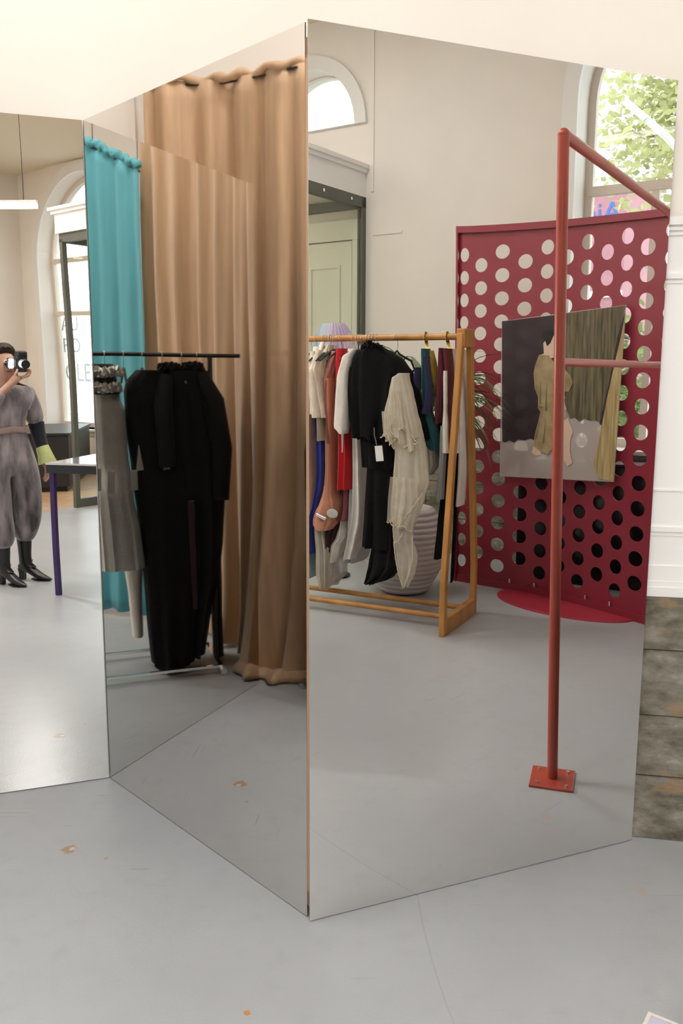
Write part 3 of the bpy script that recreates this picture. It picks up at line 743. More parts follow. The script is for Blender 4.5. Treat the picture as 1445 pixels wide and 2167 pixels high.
frill([(-.60, .18, 1.715), (-.53, .245, 1.74), (-.45, .22, 1.71)], .012, BLK, bg_, 'ruffled_collar', .014)
frill([(-.655, .16, 1.17), (-.52, .25, 1.165), (-.385, .2, 1.17)], .010, BLK, bg_, 'ruffled_hem', .010)
TAGM = mat('white_card', (0.82, 0.81, 0.78), 0.7)
MB().tube([(-.480, .262, 1.235), (-.475, .268, 1.19), (-.458, .268, 1.128)], .0035, 6).build('tag_string', fab('grey_twine', (120, 112, 100)), bg_)
MB().box((-.441, .27, 1.08), (.050, .0025, .094), Matrix.Rotation(R(-7), 3, 'Y')).build('price_tag', TAGM, bg_)

# the lace gown hung over it
SH = sheer_mat('champagne_tulle', (.76, .70, .58), .24); SH2 = sheer_mat('champagne_tulle_thin', (.76, .70, .60), .48)
LACE = fab('champagne_lace_trim', (220, 206, 174), bump=.8, bscale=150)
lg = garment('lace_gown', 'sheer champagne tulle gown with scalloped lace tiers over the black gown', 'dress')
cloth(G('lace'), .06, .27, folds=7, amp=.25, seed=21, m=60).build('cape_top', SH, lg, smooth=60)
cloth(G('lace_skirt'), .055, .26, folds=8, amp=.35, seed=22, m=64, ragged=.02).build('skirt_tier', SH, lg, smooth=60)
cloth(G('lace_under'), .04, .25, folds=8, amp=.35, seed=23, m=60, ragged=.015).build('hem_tier', SH2, lg, smooth=60)
def flounce(rows, name, m, parent, y0, amp, n=40, seed=1):
    """a soft gathered strip of lace that ripples as it falls; rows of (z, left, right)"""
    rr = smooth_rows(rows, 16); V_ = []; rnd = random.Random(seed); p0 = rnd.uniform(0, 6)
    for i, (z, a, b) in enumerate(rr):
        t = i / 16
        for k in range(n + 1):
            x = k / n
            V_.append((a + (b - a) * x, y0 + amp * (.3 + .7 * t) * math.sin(9 * x + p0 + t) + .4 * amp * math.sin(23 * x + p0), z - .02 * t * math.sin(7 * x + p0) ** 2 - .05 * t * x))
    o = MB().add(V_, [(i * (n + 1) + k, i * (n + 1) + k + 1, (i + 1) * (n + 1) + k + 1, (i + 1) * (n + 1) + k) for i in range(16) for k in range(n)]).build(name, m, parent, smooth=80)
    last = V_[-(n + 1):]
    out = [Vector(p) + Vector((0, .002, -.008 * abs(math.sin(k * 1.1)))) for k, p in enumerate(last)]
    MB().tube(out, .0034, 5).build('lace_edge', LACE, parent, smooth=60)
    return o
flounce([(1.46, -.335, -.285), (1.38, -.335, -.255), (1.29, -.33, -.235)], 'lace_flounce', SH, lg, .34, .012, seed=1)
flounce([(1.38, -.30, -.245), (1.27, -.295, -.215), (1.17, -.285, -.185)], 'lace_flounce', SH, lg, .335, .014, seed=2)
flounce([(1.34, -.395, -.335), (1.26, -.385, -.325), (1.19, -.365, -.315)], 'lace_flounce', SH, lg, .335, .010, seed=3)
flounce([(.95, -.335, -.17), (.82, -.345, -.16), (.70, -.35, -.20)], 'lace_flounce', SH2, lg, .33, .016, seed=4)
def scallop(pts, parent, name='lace_edge', r=.0034, bumps=None, dep=.010):
    P = [Vector(p) for p in pts]; L_ = sum((P[i + 1] - P[i]).length for i in range(len(P) - 1))
    nb_ = bumps or max(3, int(L_ / .032)); n = nb_ * 8; out = []
    for i in range(n + 1):
        t = i / n * (len(P) - 1); j = min(int(t), len(P) - 2); q = P[j].lerp(P[j + 1], t - j)
        out.append(q + Vector((0, .002, -dep * abs(math.sin(math.pi * i / 8)))))
    return MB().tube(out, r, 5).build(name, LACE, parent, smooth=60)
yl = .335
for pts in ([(-.405, yl, 1.185), (-.37, yl, 1.22), (-.33, yl, 1.16), (-.30, yl, 1.19)], [(-.345, yl, 1.33), (-.29, yl, 1.30), (-.235, yl, 1.25), (-.17, yl, 1.17)],
            [(-.365, yl, 1.245), (-.30, yl, 1.20), (-.24, yl, 1.14), (-.16, yl, 1.17)], [(-.345, yl, .71), (-.32, yl, .66), (-.28, yl, .67), (-.25, yl, .70), (-.19, yl, .78), (-.125, yl, .87)],
            [(-.315, yl, .71), (-.312, yl, .62), (-.305, yl, .56), (-.28, yl, .57), (-.25, yl, .62)], [(-.325, yl - .04, .55), (-.312, yl - .04, .45), (-.292, yl - .04, .36), (-.262, yl - .04, .28)],
            [(-.255, yl - .04, .28), (-.225, yl - .04, .36), (-.20, yl - .04, .46), (-.205, yl - .04, .60)]):
    scallop(pts, lg)

# the small pieces at the near end
edge_on('swim_wrap', 'teal wrap top with long folded tail hung from the first brass clip', 'swimwear', [('teal_top', 'strap_panel'), ('teal_low', 'wrap_tail')], TEAL, depth=.05, y0=.10, amp=.2)
edge_on('halter_top', 'navy velvet halter top crossing round the teal wrap', 'top', [('navy_left', 'halter_panel'), ('navy_right', 'halter_strap')], NAVY, depth=.045, y0=.14, amp=.15)
ys = edge_on('fringe_scarf', 'yellow crinkled scarf behind the navy halter top', 'scarf', [('yellow', 'scarf_body')], fab('mustard_fringe', (208, 178, 40), bump=.9, bscale=80), depth=.05, y0=.06, amp=.5, folds=11)
edge_on('printed_scarf', 'white scarf with a small red dot, hanging under the teal wrap', 'scarf', [('white_scarf', 'scarf_body')], fab('white_silk', (222, 218, 206), rough=.5), depth=.04, y0=.02, amp=.4, folds=9)
edge_on('wrap_dress', 'maroon jersey wrap dress on the second brass clip', 'dress', [('maroon_a', 'front_panel'), ('maroon_b', 'tie_panel')], MAR, depth=.06, y0=.08, amp=.2)
edge_on('column_dress', 'long thin black dress with a white hem strip at the near rack leg', 'dress', [('black_long', 'dress_body')], BLK2, depth=.07, y0=.0, amp=.15)
edge_on('long_scarf', 'narrow white scarf with grey end in front of the maroon wrap dress', 'scarf', [('white_a', 'scarf_body'), ('grey', 'scarf_end')], [WH, fab('grey_flannel', (140, 140, 142))], depth=.03, y0=.14, amp=.15)
edge_on('white_stole', 'white stole with dark edge between the maroon dress and the oak leg', 'scarf', [('white_b', 'stole_body')], WH, depth=.05, y0=-.08, amp=.15)
edge_on('tie_belt', 'thin black tie belt hanging almost to the floor at the near rack leg', 'belt', [('black_tail', 'belt_strip')], BLK, depth=.02, y0=-.12, amp=.1)
edge_on('white_panel_dress', 'white dress seen as a strip behind the near oak leg', 'dress', [('white_leg', 'dress_body')], WH, depth=.07, y0=-.15, amp=.15)

for px, lab in zip((-1.025, -.969, -.921, -.904, -.89, -.845, -.754, -.727, -.71, -.69, -.655, -.634, -.614, -.591),
                   ('over the peach satin dress', 'over the ivory jacket', 'over the champagne blouse', 'just past the champagne blouse', 'over the pleated gown', 'over the dusty pink top', 'over the white jacket', 'behind the white jacket', 'over the white trousers', 'over the striped shirt', 'at the collar of the black gown', 'inside the black gown', 'next to the black gown collar', 'last of the row over the black gown')):
    hanger(px, True, label='black velvet hanger with wire hook ' + lab)
# the bare hanger that shows its whole outline
bh = thing('clothes_hanger', 'bare black hanger with open arms between black gown and teal wrap', 'hanger', RK_LOC + Matrix.Rotation(RK_RZ, 3, 'Z') @ Vector((-.462, 0, ZB)), RK_RZ)
pts = [(0, .023 * math.cos(R(a)), .023 * math.sin(R(a))) for a in range(-40, 190, 20)] + [(.012, -.01, -.03), (.026, .02, -.06), (.030, .05, -.085)]
MB().tube(pts, .0019, 6).build('hook', CHROME, bh, smooth=60)
MB().tube([(.010, .10, -.165), (.022, .06, -.10), (.034, .05, -.083), (.052, .05, -.105), (.085, .04, -.125), (.122, .03, -.145), (.142, .02, -.20), (.115, .03, -.222), (.0, .10, -.225), (.010, .10, -.165)], .0075, 8).build('arms', BLACKVEL, bh, smooth=60)
for x, lab in ((-.258, 'first brass clip hook, holding the teal and yellow pieces'), (-.118, 'second brass clip hook, nearest the oak leg')):
    t = thing('clip_hook', lab, 'hook', RK_LOC + Matrix.Rotation(RK_RZ, 3, 'Z') @ Vector((x, 0, ZB)), RK_RZ)
    mb = MB()
    rr = .024
    for a in range(-60, 200, 20):
        p = (0, rr * math.cos(R(a)), rr * math.sin(R(a))); q_ = (0, rr * math.cos(R(a + 20)), rr * math.sin(R(a + 20)))
        mb.beam(p, q_, .022, .004, up=(1, 0, 0))
    mb.beam((0, -.006, -.022), (.036, .045, -.092), .020, .004, up=(.3, 1, 0))
    mb.build('clip_strap', BRASS, t)
    MB().beam((.018, .06, -.092), (.056, .06, -.092), .012, .010).build('clip_jaw', BRASS, t)

# ------------------------------------------------------------------ ribbed planter with a palm, pastel lamp
def RKW(x, y, z=0): return RK_LOC + Matrix.Rotation(RK_RZ, 3, 'Z') @ Vector((x, y, z))
pl_ = thing('ribbed_planter', 'bulbous white ribbed planter on the floor behind the lace gown', 'planter', RKW(-.64, -.62), RK_RZ)
prof = []
for i in range(97):
    t = i / 96
    z = .012 + .60 * t
    base_r = .125 + .165 * math.sin(math.pi * (.06 + .80 * t)) ** .9
    prof.append((base_r + .011 * abs(math.sin(i * math.pi / 6)), z))
MB().lathe([(.10, 0.0)] + prof + [(.19, .60), (.185, .52), (.001, .52)], 56).build('pot', mat('white_ribbed_ceramic', (.62, .57, .55), .55, var=.08), pl_, smooth=70)
MB().lathe([(.001, .521), (.184, .521), (.184, .54), (.001, .545)], 32).build('soil', mat('dark_soil', (.03, .022, .016), .95, bump=.8, bscale=50), pl_)
pm = thing('potted_palm', 'palm with long thin drooping green leaves growing from the ribbed planter', 'plant', RKW(-.64, -.62, .54), RK_RZ)
LEAF = mat('palm_leaf', (.10, .22, .05), .45, var=.5, vscale=3); LEAFD = mat('dry_palm_leaf', (.20, .21, .14), .6, var=.4, vscale=4)
rnd = random.Random(11)
st = MB()
for k in range(4):
    a = k * 1.6; st.tube([(.02 * math.cos(a), .02 * math.sin(a), 0), (.08 + .04 * math.cos(a), .04 * math.sin(a), .45), (.16 + .05 * math.cos(a), .05 * math.sin(a), .86)], [.02, .015, .01], 8)
st.build('stem', mat('palm_stem', (.16, .11, .06), .8), pm, smooth=60)
def leaf(mb, base, d, L_, w, droop):
    """a strap leaf that arches and droops"""
    d = Vector(d).normalized(); side = d.cross(Vector((0, 0, 1))).normalized(); p = Vector(base); vs = []; n = 10
    v = Vector((d.x, d.y, d.z))
    for i in range(n + 1):
        t = i / n; ww = w * math.sin(math.pi * (.12 + .86 * t)) ** .8
        vs += [p - side * ww, p + Vector((0, 0, -ww * .5)), p + side * ww]
        v = (v + Vector((0, 0, -droop * t))).normalized(); p = p + v * (L_ / n)
    mb.add(vs, [q for i in range(n) for q in ((i * 3, i * 3 + 1, i * 3 + 4, i * 3 + 3), (i * 3 + 1, i * 3 + 2, i * 3 + 5, i * 3 + 4))])
for k in range(64):
    mb = MB()
    if k < 46:
        a = rnd.uniform(-.5, .40); el = rnd.uniform(-.5, .95)
    else:
        a = rnd.uniform(2.2, 5.6); el = rnd.uniform(.4, 1.2)
    leaf(mb, (.16 + .05 * math.cos(a), .05 * math.sin(a), .76 + rnd.uniform(0, .12)), (math.cos(a) * math.cos(el), math.sin(a) * math.cos(el), math.sin(el)), rnd.uniform(.46, .66), rnd.uniform(.006, .019), rnd.uniform(.22, .55))
    mb.build('leaf', LEAF if k % 3 else LEAFD, pm, smooth=80)
lp = thing('pleated_floor_lamp', 'floor lamp with domed pleated shade in pastel blue and lilac behind the rack', 'lamp', RKW(-1.31, -.80), RK_RZ)
mp_ = bpy.data.materials.new('pastel_pleats'); mp_.use_nodes = True
nt = mp_.node_tree; pp = nt.nodes['Principled BSDF']; pp.inputs['Roughness'].default_value = .7
tc = nt.nodes.new('ShaderNodeTexCoord'); sx = nt.nodes.new('ShaderNodeSeparateXYZ'); nt.links.new(tc.outputs['Object'], sx.inputs[0])
rp = nt.nodes.new('ShaderNodeValToRGB'); rp.color_ramp.interpolation = 'CONSTANT'
mr = nt.nodes.new('ShaderNodeMapRange'); mr.inputs['From Min'].default_value = -.18; mr.inputs['From Max'].default_value = .18
nt.links.new(sx.outputs['X'], mr.inputs['Value']); nt.links.new(mr.outputs[0], rp.inputs[0])
els = rp.color_ramp.elements; cols = [(178, 190, 200), (150, 176, 194), (172, 190, 200), (186, 182, 200), (176, 160, 184), (166, 150, 176), (190, 176, 186)]
els[0].position = 0; els[0].color = (*srgb(*cols[0]), 1); els[1].position = 1 / 7; els[1].color = (*srgb(*cols[1]), 1)
for i in range(2, 7):
    e = els.new(i / 7); e.color = (*srgb(*cols[i]), 1)
nt.links.new(rp.outputs[0], pp.inputs['Base Color'])
rings = []
for i in range(15):
    t = i / 14; z = 1.60 + .325 * t; r = .165 * math.cos(max(0, (t - .25) / .75) * 1.25) ** .7 + .01
    rings.append([((r + .005 * math.cos(30 * 2 * math.pi * k / 90)) * math.cos(2 * math.pi * k / 90), (r + .005 * math.cos(30 * 2 * math.pi * k / 90)) * math.sin(2 * math.pi * k / 90) * .8, z) for k in range(90)])
MB().rings(rings, True).build('lamp_shade', mp_, lp, smooth=60)
MB().tube([(0, 0, .02), (0, 0, 1.62)], .011, 10).build('pole', BLACKMET, lp, smooth=60)
MB().lathe([(.001, 0), (.13, 0), (.13, .015), (.02, .03), (.001, .03)], 28).build('base', BLACKMET, lp, smooth=50)

# ------------------------------------------------------------------ crimson perforated screen, poster, red pipe frame
SCW = [Vector((3.600, .060, 0)), Vector((3.655, .80, 0)), Vector((3.540, 1.50, 0)), Vector((3.40, 2.02, 0))]
sc_cum = [0]
for i in range(3): sc_cum.append(sc_cum[-1] + (SCW[i + 1] - SCW[i]).length)
def sc_pt(s, z, d=0.0):
    """a point on the screen, s along its foot, z up, d towards the room"""
    # the plan is a smooth curve through the four corner points
    i = 0
    while i < 2 and s > sc_cum[i + 1]: i += 1
    t = (s - sc_cum[i]) / (sc_cum[i + 1] - sc_cum[i])
    P = [SCW[max(i - 1, 0)], SCW[i], SCW[i + 1], SCW[min(i + 2, 3)]]
    if 0 <= t <= 1:
        q = 0.5 * ((2 * P[1]) + (P[2] - P[0]) * t + (2 * P[0] - 5 * P[1] + 4 * P[2] - P[3]) * t * t + (3 * P[1] - P[0] - 3 * P[2] + P[3]) * t ** 3)
    else: q = P[1].lerp(P[2], t)
    tg = (P[2] - P[1]).normalized(); nn = Vector((-tg.y, tg.x, 0))
    return q + nn * d + Vector((-.028 * z / 2.5, -.028 * z / 2.5, z))
SW = sc_cum[-1]; SH_ = 2.53
def top_z(s): return 2.605 - .05 * s
scr = thing('perforated_screen', 'tall crimson steel screen punched with staggered round holes', 'screen', SCW[0])
O0 = SCW[0]
def rel(p): return p - O0
mb = MB()
pitch, rad, NH = .1545, .0485, 24
cols_ = int((SW - .03) / pitch)
s0_ = .012
TH = .003
def cell(mb, sa, sb, za, zb, hole):
    """one piece of sheet from sa to sb and za to zb, with a round hole or without"""
    if not hole:
        a = [rel(sc_pt(s, z)) for s, z in ((sa, za), (sb, za), (sb, zb), (sa, zb))]
        mb.add(a, [(0, 1, 2, 3)]); return
    cx, cz = (sa + sb) / 2, (za + zb) / 2
    outer = []; inner = []
    for k in range(NH):
        th = 2 * math.pi * k / NH; c, s_ = math.cos(th), math.sin(th)
        m_ = max(abs(c), abs(s_))
        outer.append((cx + c / m_ * (sb - sa) / 2, cz + s_ / m_ * (zb - za) / 2)); inner.append((cx + rad * c, cz + rad * s_))
    vs = [rel(sc_pt(*p)) for p in outer] + [rel(sc_pt(*p)) for p in inner]
    mb.add(vs, [(k, (k + 1) % NH, NH + (k + 1) % NH, NH + k) for k in range(NH)])
pz = .160
for c in range(cols_):
    sa = s0_ + c * pitch; sb = sa + pitch
    zo = .085 + (.5 * pz if c % 2 else 0)
    z = zo
    cell(mb, sa, sb, .0, zo, False)
    while z + pz < top_z(sa + pitch / 2) - .03:
        cell(mb, sa, sb, z, z + pz, True); z += pz
    mb.add([rel(sc_pt(sa, z)), rel(sc_pt(sb, z)), rel(sc_pt(sb, top_z(sb))), rel(sc_pt(sa, top_z(sa)))], [(0, 1, 2, 3)])
cell(mb, 0, s0_, 0, top_z(0), False); cell(mb, s0_ + cols_ * pitch, SW, 0, top_z(SW), False)
sheet = mb.build('punched_sheet', CRIMSON, scr)
so = sheet.modifiers.new('gauge', 'SOLIDIFY'); so.thickness = TH; so.offset = 0
# folded flanges round the edge
fr = MB()
def strip(mb, pts_s, z0, z1, d0, d1):
    ring = []
    for s in pts_s:
        za = top_z(s) + z0 if z0 < 0 else z0; zb = top_z(s) if z1 is None else z1
        ring.append([rel(sc_pt(s, za, d0)), rel(sc_pt(s, za, d1)), rel(sc_pt(s, zb, d1)), rel(sc_pt(s, zb, d0))])
    mb.rings(ring, True)
ss = [SW * i / 24 for i in range(25)]
strip(fr, ss, -.045, None, -.004, .028)
fr.build('top_flange', CRIMSON, scr)
fr = MB(); strip(fr, ss, .0, .055, -.004, .016); fr.build('bottom_flange', CRIMSON, scr)
fr = MB(); strip(fr, [0, .010, .030], .0, None, -.004, .028); fr.build('side_flange', CRIMSON, scr)
fr = MB(); strip(fr, [SW - .03, SW - .01, SW], .0, None, -.004, .028); fr.build('side_flange', CRIMSON, scr)
for s in (.50, .68, 1.10, 1.30):
    p = rel(sc_pt(s, .06, .02)); MB().tube([p, p + Vector((0, 0, .03))], .008, 10).build('stud', CHROME, scr, smooth=50)
cdisc = sc_pt(.98, 0, .10) - O0
n_ = 48
db = MB(); 
tg = (SCW[2] - SCW[0]).normalized(); nn = Vector((-tg.y, tg.x, 0))
rings = []
for zz, f_ in ((.0, 1.0), (.008, 1.0), (.010, .985)):
    rings.append([cdisc + tg * (.52 * f_ * math.cos(2 * math.pi * k / n_)) + nn * (.30 * f_ * math.sin(2 * math.pi * k / n_) - .02) + Vector((0, 0, zz)) for k in range(n_)])
db.rings(rings).build('foot_disc', mat('bright_crimson_coat', (.40, .030, .055), .38), scr)

# poster hung on the screen
pos_ = thing('fashion_poster', 'fabric poster on the crimson screen: person in olive coat before drapes', 'poster', sc_pt(.9, 1.4, .012))
PO = sc_pt(.9, 1.4, .012)
Pc = [(.43, 1.925), (1.368, 1.985), (1.322, .882), (.435, .832)]        # corners on the screen: top left, top right, bottom right, bottom left
PC3 = [sc_pt(p[0], p[1], .018) for p in Pc]
PNN = (PC3[2] - PC3[3]).cross(PC3[0] - PC3[3]).normalized()
if PNN.x > 0: PNN = -PNN
for i_, e_ in ((0, .0), (1, .0), (2, .0), (3, .0)): PC3[i_] = PC3[i_] + PNN * .03
def ppt(u_, v_, d):
    """u_, v_ in 0..1 over the poster, from its bottom left"""
    a = Vector((Pc[3][0], Pc[3][1], 0)).lerp(Vector((Pc[2][0], Pc[2][1], 0)), u_); b = Vector((Pc[0][0], Pc[0][1], 0)).lerp(Vector((Pc[1][0], Pc[1][1], 0)), u_)
    lo = PC3[3].lerp(PC3[2], u_); hi = PC3[0].lerp(PC3[1], u_)
    return lo.lerp(hi, v_) + PNN * (d * 1.6) - PO
def print_poly(name, poly, m, d, parent=pos_, grid=None):
    mb = MB()
    if grid:
        nx, ny = grid
        vs = [ppt(poly[0] + (poly[1] - poly[0]) * i / nx, poly[2] + (poly[3] - poly[2]) * j / ny, d) for j in range(ny + 1) for i in range(nx + 1)]
        mb.add(vs, [(j * (nx + 1) + i, j * (nx + 1) + i + 1, (j + 1) * (nx + 1) + i + 1, (j + 1) * (nx + 1) + i) for j in range(ny) for i in range(nx)])
    else:
        # fine strips so that the print follows the sheet
        lo = min(p[1] for p in poly); hi = max(p[1] for p in poly)
        tri = tessellate_polygon([[Vector((p[0], p[1], 0)) for p in poly]])
        mb.add([ppt(p[0], p[1], d) for p in poly], [tuple(q) for q in tri])
    o = mb.build(name, m, parent)
    return o
sheet_m = mat('poster_pale_floor_print', srgb(196, 186, 180), .6, var=.06, vscale=3)
o = print_poly('poster_sheet', (0, 1, 0, 1), sheet_m, 0, grid=(16, 16))
def gauze(m, k):
    nt = m.node_tree; p = nt.nodes['Principled BSDF']; t = nt.nodes.new('ShaderNodeBsdfTransparent'); x = nt.nodes.new('ShaderNodeMixShader'); x.inputs[0].default_value = k
    nt.links.new(p.outputs[0], x.inputs[1]); nt.links.new(t.outputs[0], x.inputs[2]); nt.links.new(x.outputs[0], nt.nodes['Material Output'].inputs[0]); return m
gauze(sheet_m, .28)
DK = mat('poster_dark_print', srgb(48, 34, 40), .6, var=.15, vscale=5)
CG = mat('poster_olive_curtain_print', srgb(112, 102, 74), .6, col2=srgb(60, 54, 38), var=.4, vscale=10, stretch=(6, 6, .35))
DR = mat('poster_straw_drape_print', srgb(186, 164, 116), .6, col2=srgb(150, 126, 82), var=.3, vscale=10, stretch=(6, 6, .4))
CT = mat('poster_coat_print', srgb(172, 152, 114), .6, col2=srgb(140, 120, 84), var=.3, vscale=9)
SK = mat('poster_skin_print', srgb(222, 190, 168), .6)
HR = mat('poster_hair_print', srgb(22, 18, 18), .6)
for q_ in (DK, CG, DR, CT, SK): gauze(q_, .07)
PUV = {'dark':[[0.002,0.998],[0.408,0.994],[0.472,0.995],[0.503,0.812],[0.409,0.526],[0.318,0.24],[0.283,0.249],[0.24,0.237],[0.17,0.241],[0.136,0.222],[0.092,0.235],[0.049,0.223],[0.023,0.229]],'curtain':[[0.456,0.995],[0.998,0.997],[0.938,0.682],[0.89,0.328],[0.858,0.346],[0.826,0.358],[0.783,0.356],[0.739,0.368],[0.698,0.351],[0.661,0.375],[0.619,0.37],[0.577,0.448],[0.552,0.533],[0.496,0.704]],'gap':[[0.998,0.971],[0.976,0.715],[0.899,0.322],[0.859,0.337],[0.911,0.568],[0.953,0.825]],'drape':[[0.998,0.937],[0.998,0.702],[0.998,0.106],[0.998,0.002],[0.877,0.018],[0.831,0.104],[0.865,0.25],[0.905,0.481],[0.947,0.682],[0.978,0.824]],'leg':[[0.55,0.365],[0.605,0.376],[0.631,0.328],[0.652,0.292],[0.632,0.239],[0.634,0.174],[0.659,0.103],[0.621,0.084],[0.581,0.126],[0.584,0.191],[0.568,0.263],[0.551,0.311]],'foot':[[0.321,0.203],[0.384,0.173],[0.39,0.148],[0.342,0.142],[0.302,0.16]],'coat':[[0.342,0.764],[0.313,0.707],[0.3,0.652],[0.314,0.559],[0.347,0.503],[0.348,0.436],[0.371,0.414],[0.35,0.344],[0.325,0.265],[0.321,0.203],[0.385,0.167],[0.447,0.152],[0.512,0.209],[0.548,0.293],[0.553,0.353],[0.601,0.376],[0.583,0.424],[0.559,0.461],[0.577,0.496],[0.556,0.533],[0.603,0.531],[0.633,0.584],[0.611,0.626],[0.557,0.67],[0.497,0.688],[0.425,0.756]],'neck':[[0.346,0.76],[0.383,0.77],[0.374,0.832],[0.394,0.848],[0.453,0.827],[0.476,0.741],[0.41,0.732]],'face':[[0.417,0.872],[0.477,0.883],[0.509,0.859],[0.511,0.811],[0.502,0.782],[0.466,0.766],[0.422,0.805]],'hair':[[0.366,0.893],[0.398,0.909],[0.463,0.902],[0.494,0.875],[0.458,0.869],[0.436,0.828],[0.409,0.811],[0.39,0.848],[0.373,0.856]]}
for k_, nm_, m_, d_ in (('dark', 'dark_cloth_print', DK, .0015), ('curtain', 'curtain_print', CG, .0020), ('gap', 'dark_gap_print', DK, .0026), ('drape', 'drape_print', DR, .0032), ('leg', 'leg_print', SK, .0032), ('foot', 'foot_print', SK, .0032), ('neck', 'neck_print', SK, .0036), ('coat', 'coat_print', CT, .0042), ('face', 'face_print', SK, .0044), ('hair', 'hair_print', HR, .0048)):
    print_poly(nm_, PUV[k_], m_, d_)
FOLD = mat('poster_coat_fold_print', srgb(122, 102, 70), .6)
for a_, b_, c_ in (((.365, .62), (.36, .46), (.372, .46)), ((.42, .60), (.41, .42), (.425, .42)), ((.355, .455), (.40, .44), (.355, .445)), ((.33, .25), (.37, .37), (.345, .25)), ((.40, .22), (.42, .38), (.415, .22))):
    print_poly('fold_print', [a_, b_, c_], FOLD, .0052)

# red pipe frame standing close to the mirror
PF = Vector((1.202, 2.352, 0)); PD = (Vector((3.25, 1.88, 0)) - PF)
PLn = PD.length; prz = math.atan2(PD.y, PD.x)
pf = thing('pipe_frame', 'oxide red welded pipe frame with bolted foot plates', 'clothes rail', PF, prz)
prx = .0205
lean = Matrix.Rotation(-prz, 3, 'Z') @ Vector((-.043, -.044, 0)) / 2.4
def LN(x, z): return (x + lean.x * z, lean.y * z, z)
for x in (0, PLn):
    MB().tube([LN(x, .008), LN(x, 2.405)], prx, 18).build('post', REDP, pf, smooth=40)
    MB().box((x, 0, .005), (.180, .165, .010), Matrix.Rotation(R(-14), 3, 'Z')).build('foot_plate', REDP, pf, bevel=.002)
    for a in (-1, 1):
        for b in (-1, 1):
            p = Matrix.Rotation(R(-14), 3, 'Z') @ Vector((a * .062, b * .056, 0))
            MB().tube([(x + p.x, p.y, .009), (x + p.x, p.y, .016)], .0075, 6).build('bolt', CHROME, pf)
MB().tube([LN(-.001, 2.40), LN(PLn, 2.40)], prx, 18).build('top_bar', REDP, pf, smooth=40)
MB().tube([LN(0, 1.615), LN(PLn, 1.615)], .016, 18).build('middle_bar', REDP, pf, smooth=40)
for x in (0, PLn):
    MB().sphere(LN(x, 2.40), prx * 1.04, 18, 10).build('elbow', REDP, pf, smooth=60)

# black cabinet behind the screen, under the window
cb = thing('low_cabinet', 'black gloss cabinet behind the crimson screen under the window', 'cabinet', RM(-.30, 1.75), RZ)
MB().box2((-.24, -.88, .04), (.24, .80, .90)).build('carcass', mat('black_gloss_lacquer', (.012, .012, .013), .12), cb, bevel=.004)
MB().box2((-.26, -.90, .90), (.25, .82, .925)).build('top', mat('black_gloss_lacquer_top', (.02, .02, .022), .05, coat=1.0), cb, bevel=.003)
MB().box2((-.22, -.86, 0), (.22, .78, .04)).build('plinth', BLACKMET, cb)

